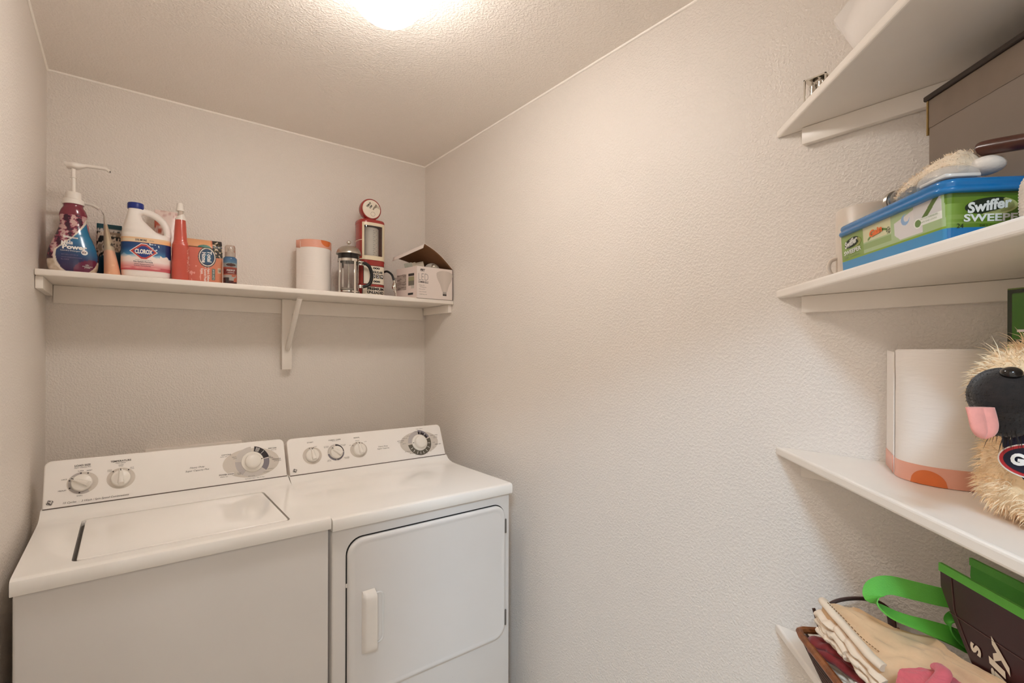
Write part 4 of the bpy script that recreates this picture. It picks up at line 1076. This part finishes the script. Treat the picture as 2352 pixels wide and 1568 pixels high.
# --- things heaped on the tub lid
zl = SZ[1]+TH+.0168
t = thing('jar_lid_ring', 'glass jar with a metal screw ring lying on its side on the blue lid', 'jar', D(.374, .052, zl+.0002), DR)
JM = Matrix.Translation((0, 0, .0193)) @ Matrix.Scale(.82, 4) @ Matrix.Rotation(math.radians(90), 4, 'Y')
obj('ring', MB().lathe([(.020, 0), (.0232, 0), (.0235, .002), (.0225, .004), (.0235, .006), (.0225, .008), (.0235, .010), (.0225, .012), (.0195, .012)], 40, JM, cap=False), STEEL, t)
obj('glass', MB().lathe([(0, .002), (.0185, .002), (.0195, .010), (.0200, .020), (.0215, .026), (.0215, .038), (.018, .042), (0, .042)], 32, JM), GLASS, t)
t = thing('fleece_mitt', 'cream fleece dusting mitt draped over the blue tub lid', 'mitt', (0, 0, 0))
FLEECE = mat('cream_fleece', (238, 218, 190), .95, var=.08, scale=60, bump=.8, bscale=140, bdist=.004, sheen=.4)
sp_path = spline([D(.412, .040, zl+.011), D(.436, .042, zl+.016), D(.460, .047, zl+.021), D(.484, .055, zl+.027), D(.506, .064, zl+.030), D(.528, .076, zl+.028)], 40)
mb = MB(); nn = 24; rows = []
for i, p in enumerate(sp_path):
    u = i/40; w_ = .012+.018*math.sin(min(1, u*1.4)*PI/2); hgt = .010+.013*math.sin(min(1, u*1.2)*PI/2)
    tdir = (sp_path[min(40, i+1)]-sp_path[max(0, i-1)]).normalized(); sd_ = Vector((tdir.y, -tdir.x, 0)).normalized()
    k = math.sqrt(max(.04, 1-(max(0, .12-u)/.12)**2))*math.sqrt(max(.1, 1-(max(0, u-.85)/.15)**2))
    rows.append([p+sd_*w_*k*math.cos(2*PI*j/nn)*(1+.18*nz(i*.35, j*.7))+Vector((0, 0, hgt*k*math.sin(2*PI*j/nn)*(1+.22*nz(i*.4, j*.6, 3)) if math.sin(2*PI*j/nn) > 0 else max(-.010, hgt*.6*k*math.sin(2*PI*j/nn)))) for j in range(nn)])
mb.loft(rows, True)
for k, v in enumerate(mb.v):
    if v[2] < zl+.0005: mb.v[k] = (v[0], v[1], zl+.0005)
obj('fleece', mb, FLEECE, t)
fu = MB(); rnd = random.Random(3); fu.open = True
for k in range(2600):
    i = rnd.randrange(2, 39); j = rnd.uniform(0, nn); r0 = rows[i][int(j) % nn]; c_ = sp_path[i]
    d = (Vector(r0)-c_).normalized()
    if d.z < -.2: continue
    q = Vector(r0)+Vector((rnd.uniform(-.003, .003), rnd.uniform(-.003, .003), 0)); e = q+(d+Vector((rnd.uniform(-.8, .8), rnd.uniform(-.8, .8), rnd.uniform(-.6, .4)))).normalized()*rnd.uniform(.0025, .0055)
    s_ = Vector((rnd.uniform(-1, 1), rnd.uniform(-1, 1), rnd.uniform(-1, 1))).normalized()*.0007
    fu.add([q-s_, q+s_, e], [(0, 1, 2)])
obj('pile', fu, mat('fleece_fibre', (240, 222, 196), .95), t, smooth=False, kind='stuff')
obj('cuff', MB().sphere(D(.532, .080, zl+.024), (.020, .022, .013), 24, 14), mat('white_cuff', (226, 214, 200), .9, bump=.3, bscale=200), t)
t = thing('brown_strap', 'dark brown leather strap lying over the cream fleece mitt', 'strap', (0, 0, 0))
spn = spline([D(.526, .078, zl+.049), D(.533, .080, zl+.049), D(.552, .086, zl+.045), D(.575, .094, zl+.040), D(.605, .104, zl+.034)], 30)
obj('strap', MB().tube(spn, [(.006, .005)]+[(.0105, .009)]+[(.0125, .0105)]*29, 18), mat('brown_leather', (74, 34, 20), .3, var=.25, scale=40, bump=.15, bscale=80, coat=.2), t)
t = thing('plastic_clamshell', 'clear plastic clamshell pack on the near end of the blue tub lid', 'pack', D(.532, .030, zl+.0003), DR)
mb = MB(); mb.loft([ring(.034*k, .030*k, z, 48, e=3) for k, z in ((1, 0), (1, .004), (.96, .009), (.86, .014), (.70, .018), (.3, .019))], True)
obj('dome', mb, mat('clear_plastic', (238, 236, 232), .08, var=.02, alpha=.28), t)
obj('insert', MB().rbox((-.025, -.022, .001), (.028, .024, .006), .002, 2), mat('white_insert', (226, 220, 212), .5), t)
# ribbed white cloth at the near edge of the second shelf
t = thing('ribbed_cloth', 'white ribbed terry cloth bunched at the near end of the green tub', 'cloth', (1.131, -2.353, SZ[1]))
mb = MB(); rows = []
for i in range(61):
    z = .001+.074*i/60; q = i/60; r0 = .030*math.sqrt(max(.03, 1-(2*q-1)**4)); r = r0*(1+.05*math.sin(i*2.1))
    rows.append(ring(r, r*.9, z, 32))
mb.loft(rows, True)
obj('cloth', mb, mat('white_terry', (236, 226, 216), .95, var=.04, scale=80, bump=.6, bscale=260, bdist=.002), t, angle=80)

# --- third shelf: paper roll, green box, plush dog
paper_roll('large white paper roll, peach band at its foot, on the third corner shelf', (1.4215, -2.207, SZ[2]), .083, .241, math.radians(111.6), .0937, False, math.radians(168), .0)
gb = Vector((1.374, -2.2855, SZ[2]))
t = thing('green_carton', 'tall bright green carton behind the plush dog', 'carton', gb, math.radians(-112))
def green_paint(x, y, z):
    if z > .338: return (120, 140, 60)
    if z > .248:
        if x < .006 or z > .330 or z < .256: return (28, 44, 14)
        if abs(x-.026-.02*(z-.29)) < .0015 and z > .27: return (170, 200, 130)
        return (62, 120, 24)
    if x < .014: return (166, 190, 120)
    return (86, 138, 34) if x < .030 else (150, 184, 92)
mb = MB(); mb.open = True; mb.grid(lambda u, v: (.15*u, -.0006, .3395*v), 110, 140)
obj('front_print', mb, PRINTG, t, paint=green_paint)
obj('carton', MB().box((0, 0, 0), (.15, .07, .34)), mat('green_card', (84, 128, 36), .45), t, smooth=False)
lettering(t, [('1', .018, .270, .004, .010, 90, 0, .04)], lambda a, b: (a, -.0012, b), WINK)

DC = Vector((1.232, -2.3524, 1.2720)); HC = Vector((1.189, -2.344, 1.3865)); MZ = Vector((1.0535, -2.3145, 1.3770))
dog = thing('plush_dog', 'shaggy cream plush dog with a black muzzle, pink tongue and navy bandana', 'plush toy', (DC.x, DC.y, SZ[2]))
def W(p): p = Vector(p); return (p.x-DC.x, p.y-DC.y, p.z-SZ[2])
def at(c, r, u, f): return Vector(c)+RV*r+Vector((0, 0, u))+FV*f
mb = MB()
mb.sphere(W(DC), (.078, .078, .0745), 28, 18)
mb.sphere(W(DC+Vector((0, 0, -.035))), (.085, .080, .0400), 28, 16)
mb.sphere(W((DC+HC)/2+Vector((0, 0, .005))), (.058, .058, .05), 24, 14)
mb.sphere(W(HC), (.063, .060, .058), 28, 18)
mb.sphere(W(HC.lerp(MZ, .55)+Vector((0, 0, .004))), (.046, .044, .042), 24, 14)
mb.sphere(W(at(HC, .075, -.005, .01)), (.018, .030, .050), 16, 10)          # far ear
mb.sphere(W(at(HC, -.004, -.012, -.055)), (.030, .020, .046), 16, 10)       # near ear
for r, f in ((-.055, -.055), (.030, -.085)): mb.sphere(W(Vector((DC.x, DC.y, 1.2215))+RV*r+FV*f), (.030, .034, .0262), 18, 10)
bd = obj('body', mb, mat('cream_plush', (232, 204, 164), .95, var=.10, scale=60, bump=.6, bscale=180, bdist=.003, sheen=.3), dog)
rm = bd.modifiers.new('r', 'REMESH'); rm.mode = 'VOXEL'; rm.voxel_size = .0055
sm = bd.modifiers.new('s', 'SMOOTH'); sm.iterations = 6; sm.factor = .5
bpy.context.view_layer.update(); bake(bd); bd.data.shade_smooth()
BFUR = mat('black_plush', (30, 22, 18), .85, var=.3, scale=90, bump=.5, bscale=220, bdist=.002, sheen=.15)
mb = MB(); mb.sphere(W(at(MZ, .014, .000, 0)), (.0325, .0325, .0325), 28, 18); mb.sphere(W(at(MZ, .032, -.002, .018)), (.038, .038, .037), 28, 18)
mb.sphere(W(at(MZ, .024, -.030, .010)), (.028, .026, .022), 20, 12)
mu = obj('muzzle', mb, BFUR, dog)
rm = mu.modifiers.new('r', 'REMESH'); rm.mode = 'VOXEL'; rm.voxel_size = .004
sm = mu.modifiers.new('s', 'SMOOTH'); sm.iterations = 4; sm.factor = .5
bpy.context.view_layer.update(); bake(mu); mu.data.shade_smooth()
nose = MB(); nose.sphere(W(at(MZ, .006, .0275, -.014)), (.0115, .0105, .0080), 20, 12)
obj('nose', nose, mat('shiny_nose', (16, 13, 12), .12, coat=.5), dog)
# tongue: a soft two-lobed slab hanging from the muzzle
tc_ = at(MZ, -.0330, -.0305, -.016); tg = MB(); rows = []
for i in range(15):
    v = i/14; rw = .0165*math.sqrt(max(.02, 1-max(0, (v-.45)/.56)**2.2)); th = .0065*math.sqrt(max(.05, 1-max(0, (v-.7)/.31)**2))
    c_ = tc_+Vector((0, 0, .018-.036*v))+FV*(-.006*math.sin(v*PI*.6))
    rows.append([W(c_+RV*rw*math.cos(2*PI*j/24)-FV*(th*math.sin(2*PI*j/24)-(.0026*math.exp(-(math.cos(2*PI*j/24)/.22)**2) if math.sin(2*PI*j/24) > 0 else 0))) for j in range(24)])
tg.loft(rows, True)
obj('tongue', tg, mat('pink_felt', (226, 150, 138), .8, var=.05, scale=100, bump=.3, bscale=300, sheen=.3), dog)
# fur strands
rnd = random.Random(11)
def fur(src, n, ln, wd, drop, name, m, test=None):
    me = src.data; tot = len(me.polygons); mbf = MB(); mbf.open = True
    for k in range(n):
        p = me.polygons[rnd.randrange(tot)]; c_ = p.center; nn_ = p.normal
        if test and not test(c_): continue
        dirv = (nn_+Vector((rnd.uniform(-.5, .5), rnd.uniform(-.5, .5), drop+rnd.uniform(-.4, .4)))).normalized(); L_ = ln*rnd.uniform(.5, 1.25)
        a = c_-nn_*.002; b = a+dirv*L_*.55; e = b+(dirv+Vector((0, 0, -.5))).normalized()*L_*.45
        s_ = dirv.cross(Vector((rnd.uniform(-1, 1), rnd.uniform(-1, 1), rnd.uniform(-1, 1)))).normalized()*wd
        if e.z < .001: e.z = .001
        if b.z < .001: b.z = .001
        mbf.add([a-s_, a+s_, b+s_*.8, b-s_*.8, e], [(0, 1, 2, 3), (3, 2, 4)])
    return obj(name, mbf, m, dog, smooth=False, kind='stuff')
FURM = mat('cream_fur_strand', (242, 220, 186), .8, var=.12, scale=40)
mzl = Vector(W(MZ)); ban = Vector(W(DC)); bdir = (-RV*.45-FV*.85+Vector((0, 0, .15))).normalized()
fur(bd, 9000, .017, .0006, -.35, 'fur', FURM, lambda c_: (c_-mzl).length > .045 and not ((c_-ban).normalized().dot(bdir) > .62 and .055 < c_.z < .135))
fur(bd, 900, .030, .0007, .3, 'crown_fur', FURM, lambda c_: c_.z > HC.z-SZ[2]+.030 and (c_-mzl).length > .06)
fur(mu, 3200, .0034, .0005, -.3, 'muzzle_fur', mat('black_fur_strand', (34, 25, 20), .8, var=.2, scale=40))
fur(mu, 260, .024, .0006, -1.4, 'beard_fur', mat('black_fur_strand', (34, 25, 20), .8), lambda c_: c_.z < mzl.z-.030)
# bandana on the chest
def bnd(al, be, r=.0925):
    a, b = math.radians(al), math.radians(be)
    return W(DC+RV*r*math.sin(a)*math.cos(b)+Vector((0, 0, r*.98*math.sin(b)))-FV*r*math.cos(a)*math.cos(b))
mb = MB(); mb.open = True
def bgrid(u, v):
    al = -88+150*u; m_ = 1-abs(2*u-1)**2.2; return bnd(al, 48-(18+66*m_)*v)
mb.grid(bgrid, 40, 24)
bn = obj('bandana', mb, mat('navy_cotton', (24, 26, 52), .85, var=.1, scale=80, bump=.2, bscale=400), dog)
so = bn.modifiers.new('s', 'SOLIDIFY'); so.thickness = .003; so.offset = 1
fl_ = lambda off: (lambda a, b: bnd(-62+a, 11+b, .0925+off))
obj('logo_border', flat([oval(6, 0, 27, 14.5)], fl_(.0036)), WINK, bn, smooth=False)
obj('logo_border', flat([oval(6, 0, 25.5, 13.3)], fl_(.0042)), mat('red_print', (188, 44, 52), .5), bn, smooth=False)
obj('logo_field', flat([oval(6, 0, 22.5, 11)], fl_(.0048)), mat('navy_print', (18, 20, 44), .5), bn, smooth=False)
lettering(dog, [('Go', -4, 0, 15, 9.5, 0, 0, .06)], fl_(.0056), WINK)

# --- lowest shelf: wicker basket with folded clothes, carrier bag
BZ = SZ[3]
tb = thing('wicker_basket', 'brown wicker basket of folded clothes on the lowest corner shelf', 'basket', (0, 0, BZ))
WICK = mat('brown_wicker', (132, 76, 38), .45, var=.35, scale=70, bump=.3, bscale=150)
WICKD = mat('dark_wicker', (70, 38, 22), .5, var=.3, scale=70, bump=.3, bscale=150)
C0 = Vector((1.353, -1.969)); eb = Vector((-.7193, -.6947)); nb = Vector((.6947, -.7193))
BL, BWD = .33, .195
def bask(u, v, z, fl=1.0):   # u along front, v across, flare with height
    k = (1-z/.088)*.036*fl
    p = C0+eb*(k+(BL-2*k)*u)+nb*(k+(BWD-2*k)*v); return Vector((p.x, p.y, z))
def loop(z, n=14, fl=1.0):
    q = [bask(i/n, 0, z, fl) for i in range(n)]+[bask(1, i/n, z, fl) for i in range(n)]+[bask(1-i/n, 1, z, fl) for i in range(n)]+[bask(0, 1-i/n, z, fl) for i in range(n)]
    out = []
    for i in range(len(q)):   # round the corners
        out.append((q[i-1]+q[i]*2+q[(i+1) % len(q)])/4)
    return out+[out[0], out[1]]
for z, r in ((.088, .0072), (.074, .0036), (.062, .0034), (.050, .0034), (.038, .0034), (.026, .0034), (.014, .0034)):
    obj('rim' if z > .08 else 'weave_rod', MB().tube(loop(z), r, 8), WICK if z > .08 else WICKD, tb)
n_st = 0
for sd_ in range(4):
    for i in range(10 if sd_ % 2 == 0 else 6):
        u = (i+.5)/(10 if sd_ % 2 == 0 else 6)
        q = lambda z: bask(*((u, 0), (1, u), (1-u, 1), (0, 1-u))[sd_], z)
        obj('stake', MB().tube([q(.004), q(.045), q(.086)], .0026, 6), WICKD, tb)
obj('base', MB().prism([tuple(bask(a, b, 0)[:2]) for a, b in ((0, 0), (1, 0), (1, 1), (0, 1))], .0006, .006), WICKD, tb, smooth=False)
hpts = spline([bask(0, .30, .088), bask(0, .34, .125)+Vector((.004, 0, 0)), bask(0, .50, .146), bask(0, .74, .150), bask(0, .90, .130), bask(0, .96, .088)], 30)
obj('handle', MB().tube(hpts, [(.004, .011)]*31, 10), mat('dark_brown_leather', (62, 30, 18), .5, var=.2, scale=60), tb)
for k in range(5):
    p = bask(0, .97, .088+.006)+Vector((-.004-.006*k, -.008-.006*k, 0))
    obj('wrap', MB().tube([p+Vector((0, 0, -.010)), p+Vector((.004, .003, .004)), p+Vector((.002, .001, .014))], .0024, 8), WICK, tb)
obj('post', MB().tube([bask(0, .24, .086), bask(0, .25, .128)], .0034, 8), WICKD, tb)

# folded cloths
def ribbon(name, back, front, m, parent, bulge, n=46, mrow=22, wr=.004, thick=.006, under=.018, seed=0):
    """soft folded layer spanned between two edge curves, rounded over at both edges"""
    A = spline(back, n); B = spline(front, n); mb = MB(); rows = []
    for i in range(n+1):
        a, b = A[i], B[i]; d = (b-a); row = []
        for j in range(mrow+1):
            v = j/mrow; p = a+d*v; p = p+Vector((0, 0, bulge*math.sin(v*PI)**.8))
            p += Vector((0, 0, wr*(nz(i*.16+seed, j*.33)+.5*nz(i*.4, j*.7, seed))))
            row.append(p)
        # underside, pulled in
        for j in range(mrow, -1, -1):
            v = j/mrow; p = a+d*(.04+.92*v); p = p+Vector((0, 0, bulge*math.sin(v*PI)**.8*.3-under)); row.append(p)
        rows.append(row)
    mb.loft(rows, True)
    return obj(name, mb, m, parent, angle=70)
TAN = mat('tan_cotton', (212, 178, 140), .9, var=.10, scale=18, bump=.25, bscale=120, bdist=.002, sheen=.2)
CREAMC = mat('cream_cotton', (226, 206, 182), .9, var=.06, scale=20, bump=.25, bscale=120, bdist=.002, sheen=.2)
MAROON = mat('maroon_jersey', (120, 30, 30), .9, var=.15, scale=30, bump=.25, bscale=160, bdist=.002, sheen=.2)
PINKC = mat('pink_knit', (206, 96, 104), .9, var=.06, scale=30, bump=.35, bscale=90, bdist=.003, stretch=(1, 1, 6), sheen=.2)
t = thing('tan_trousers', 'folded tan cotton trousers on top of the wicker basket', 'clothes', (0, 0, 0))
ribbon('top_layer', [(1.322, -2.035, .928), (1.328, -2.080, .938), (1.302, -2.155, .943), (1.290, -2.217, .950), (1.2355, -2.2455, .962), (1.171, -2.304, .982), (1.112, -2.358, .985)],
       [(1.318, -2.030, .918), (1.277, -2.088, .903), (1.228, -2.140, .903), (1.214, -2.185, .915), (1.200, -2.232, .926), (1.150, -2.292, .940), (1.092, -2.340, .945)], TAN, t, .010, wr=.006, under=.028, seed=2)
obj('waistband', MB().tube(spline([(1.331, -2.030, .928), (1.315, -2.034, .936), (1.296, -2.062, .926), (1.262, -2.106, .914), (1.232, -2.136, .910), (1.218, -2.160, .906)], 30), [(.0085+.002*nz(i*.3), .0070+.002*nz(i*.25, 4)) for i in range(31)], 14), CREAMC, t)
mb = MB(); mb.open = True
sq = spline([(1.308, -2.044, .9365), (1.286, -2.076, .930), (1.256, -2.116, .920), (1.236, -2.150, .916)], 40)
for i in range(0, 40, 2): m2 = MB().tube([sq[i]+Vector((0, 0, .004)), sq[i+1]+Vector((0, 0, .004))], .0009, 5); mb.add(m2.v, m2.f)
obj('stitching', mb, mat('brown_thread', (140, 104, 70), .9), t, kind='stuff')
for k, (dz, dx, wd) in enumerate(((.004, .0, .016), (-.012, .004, .014), (-.026, -.001, .013))):
    pth = spline([(1.326+dx, -2.026, .902+dz), (1.306+dx, -2.052, .900+dz), (1.286+dx, -2.084, .897+dz), (1.262-dx, -2.112, .892+dz), (1.240, -2.140, .886+dz), (1.226, -2.166, .878+dz)], 48)
    mb = MB(); mb.tube([p+Vector((.005*nz(i*.17, k*3+1), .004*nz(i*.2, k*5), .004*nz(i*.22, k*3))) for i, p in enumerate(pth)], [(wd*(1+.35*nz(i*.15, k*5+2)), .0070*(1+.5*nz(i*.21, k*7))) for i in range(49)], 18)
    obj('fold', mb, CREAMC, t)
for k in range(2):   # gathered hem wrinkles at the rim end
    pth = spline([(1.338, -2.020-.006*k, .894-.014*k), (1.322, -2.030, .902-.016*k), (1.304, -2.048, .888-.012*k), (1.284, -2.070, .892-.014*k), (1.264, -2.094, .882-.012*k)], 40)
    mb = MB(); mb.tube([p+Vector((.004*nz(i*.3, k+21), 0, .005*nz(i*.33, k+11))) for i, p in enumerate(pth)], [(.010*(1+.4*nz(i*.2, k+4)), .006*(1+.4*nz(i*.3, k)))  for i in range(41)], 14)
    obj('hem', mb, CREAMC, t)
t = thing('maroon_shirt', 'crumpled maroon shirt tucked between the trousers and the basket rim', 'clothes', (0, 0, 0))
for k, (dz, r, off) in enumerate(((0, .014, 0), (-.012, .014, -.010), (.004, .009, .010))):
    pth = spline([(1.334+off*.4, -2.004, .836+dz), (1.318+off, -2.030, .848+dz), (1.306+off, -2.060, .853+dz), (1.292+off, -2.092, .854+dz), (1.270+off, -2.132, .852+dz), (1.236+off, -2.186, .848+dz)], 48)
    mb = MB(); mb.tube([p+Vector((.004*nz(i*.13, k), .003*nz(i*.13, k+9), .004*nz(i*.15, k*4))) for i, p in enumerate(pth)], [(r*(.5+.5*min(1, i/6))*(1+.35*nz(i*.12, k*3)), r*.62*(1+.35*nz(i*.14, k*6))) for i in range(49)], 20)
    obj('fold', mb, MAROON, t)
t = thing('white_cloth', 'off-white cloth crumpled at the front of the wicker basket', 'clothes', (0, 0, 0))
for k in range(3):
    pth = spline([(1.322-.002*k, -2.038-.004*k, .800+.011*k), (1.300, -2.068-.004*k, .808+.010*k), (1.274, -2.096-.004*k, .812+.010*k), (1.242, -2.128, .812+.010*k), (1.206, -2.164, .808+.008*k)], 44)
    mb = MB(); mb.tube([p+Vector((.003*nz(i*.2, k+2), .003*nz(i*.2, k+7), .004*nz(i*.2, k*4+1))) for i, p in enumerate(pth)], [(.010*(1+.3*nz(i*.17, k*3+5)), .007*(1+.4*nz(i*.2, k*6))) for i in range(45)], 16)
    obj('fold', mb, mat('white_cotton', (222, 212, 198), .9, var=.05, bump=.25, bscale=120), t)
t = thing('pink_sweater', 'folded pink knit sweater at the near end of the wicker basket', 'clothes', (0, 0, 0))
ribbon('top_layer', [(1.186, -2.192, .930), (1.196, -2.222, .944), (1.186, -2.248, .952), (1.166, -2.270, .956), (1.142, -2.290, .956), (1.110, -2.312, .950)],
       [(1.168, -2.188, .912), (1.140, -2.206, .912), (1.118, -2.224, .912), (1.100, -2.244, .912), (1.088, -2.266, .912), (1.08, -2.29, .910)], PINKC, t, .012, wr=.003, under=.03, seed=6)
obj('collar_fold', MB().tube(spline([(1.184, -2.236, .958), (1.166, -2.246, .962), (1.146, -2.244, .956), (1.124, -2.236, .944)], 24), [(.010, .007)]*25, 12), PINKC, t)

# carrier bag lying on its side
t = thing('carrier_bag', 'dark brown reusable bag with green trim and green strap handles on the lowest shelf', 'bag', (0, 0, 0))
BROWNB = mat('dark_brown_laminate', (58, 27, 24), .32, var=.08, scale=20, bump=.05, bscale=60); GREENB = mat('green_fabric', (98, 182, 66), .6, var=.06, scale=40, bump=.2, bscale=500)
GREEND = mat('green_lining', (80, 166, 54), .65, var=.08, scale=30)
k_ = .7071
def fp_(s, o, z): p = TIP+E1*s+N1*o; return Vector((p.x, p.y, z))
# front panel outline in (s, z): left edge bows in towards the bottom
outl = [(.4390, 1.083), (.4405, 1.054), (.4575, 1.028), (.4885, .987), (.5125, .957), (.540, .900), (.560, .840), (.575, .760), (.80, .760), (.80, 1.088)]
def panel(o, th, pts):
    mb = MB(); n = len(pts); v = [fp_(s, o, z) for s, z in pts]+[fp_(s, o+th, z) for s, z in pts]
    cs_ = fp_(sum(p[0] for p in pts)/n, o, sum(p[1] for p in pts)/n)
    return mb.add(v, [tuple(range(n)), tuple(range(2*n-1, n-1, -1))]+[(i, n+i, n+(i+1) % n, (i+1) % n) for i in range(n)])
OF, OB = .084, .196
obj('front_panel', panel(OF, .002, outl), BROWNB, t, smooth=False)
obj('trim', panel(OF-.0015, .005, [(.4375, 1.078), (.4375, 1.091), (.80, 1.095), (.80, 1.082)]), GREENB, t, smooth=False)
obj('back_panel', panel(OB, .002, [(.346, 1.063), (.344, 1.034), (.37, .98), (.44, .90), (.50, .76), (.80, .76), (.80, 1.072)]), GREEND, t, smooth=False)
obj('back_trim', panel(OB-.0015, .005, [(.344, 1.053), (.344, 1.066), (.80, 1.074), (.80, 1.061)]), GREENB, t, smooth=False)
obj('bottom_panel', panel(OF+.002, OB-OF-.004, [(.575, .7525), (.80, .7525), (.80, .757), (.575, .757)]), BROWNB, t, smooth=False)
obj('end_panel', MB().add([fp_(.798, OF, .757), fp_(.798, OB, .757), fp_(.798, OB, 1.07), fp_(.798, OF, 1.085), fp_(.80, OF, .757), fp_(.80, OB, .757), fp_(.80, OB, 1.07), fp_(.80, OF, 1.085)], [(0, 1, 2, 3), (7, 6, 5, 4), (0, 4, 5, 1), (1, 5, 6, 2), (2, 6, 7, 3), (3, 7, 4, 0)]), BROWNB, t, smooth=False)
obj('seam', MB().tube([fp_(.4600, OF-.0008, 1.022), fp_(.80, OF-.0008, 1.030)], .0006, 5), mat('seam_line', (96, 66, 62), .5), t)
obj('seam', MB().tube([fp_(.462, OF-.0008, 1.086), fp_(.470, OF-.0008, 1.030), fp_(.500, OF-.0008, .985)], .0006, 5), mat('seam_line', (96, 66, 62), .5), t)
fbag = lambda a, b: tuple(fp_(a, OF-.0012, b))
lettering(t, [('ily', .552, 1.000, .062, .034, 98, .2, .035), ('s', .512, .994, .016, .019, 98, .2, .03)], fbag, mat('cream_ink', (226, 214, 192), .5))
def strap(name, pts, ups, wd, m, n=48):
    """flat webbing following pts; ups gives the direction of its width along the way"""
    P = spline(pts, n); U_ = spline(ups, n); mb = MB(); rows = []
    for i, p in enumerate(P):
        tn = (P[min(n, i+1)]-P[max(0, i-1)]).normalized(); up = U_[i].normalized(); up = (up-tn*up.dot(tn)).normalized(); sd_ = tn.cross(up)*.0012
        rows.append([p+up*wd/2+sd_, p+up*wd/2-sd_, p-up*wd/2-sd_, p-up*wd/2+sd_])
    mb.loft(rows, True); return obj(name, mb, m, t, angle=50)
V_ = lambda a, b, c: (a, b, c)
strap('handle', [(1.345, -2.246, 1.012), (1.320, -2.215, 1.014), (1.306, -2.180, 1.016), (1.290, -2.146, 1.018), (1.274, -2.130, 1.008), (1.262, -2.136, .992), (1.268, -2.160, .978), (1.288, -2.196, .968), (1.316, -2.228, .955), (1.350, -2.250, .935)],
      [V_(0, 0, 1), V_(0, 0, 1), V_(.1, .1, 1), V_(.2, .3, 1), V_(.3, .6, .9), V_(.6, .8, .3), V_(.9, .3, .1), V_(1, -.2, .1), V_(.9, -.1, .4), V_(.6, 0, .8)], .031, GREENB)
strap('handle', [(1.350, -2.245, .985), (1.330, -2.226, .982), (1.316, -2.226, .968), (1.320, -2.240, .950), (1.345, -2.258, .935)], [V_(.3, 0, 1), V_(.5, .3, .8), V_(.9, .3, .2), V_(.9, 0, .2), V_(.6, 0, .6)], .018, GREEND)
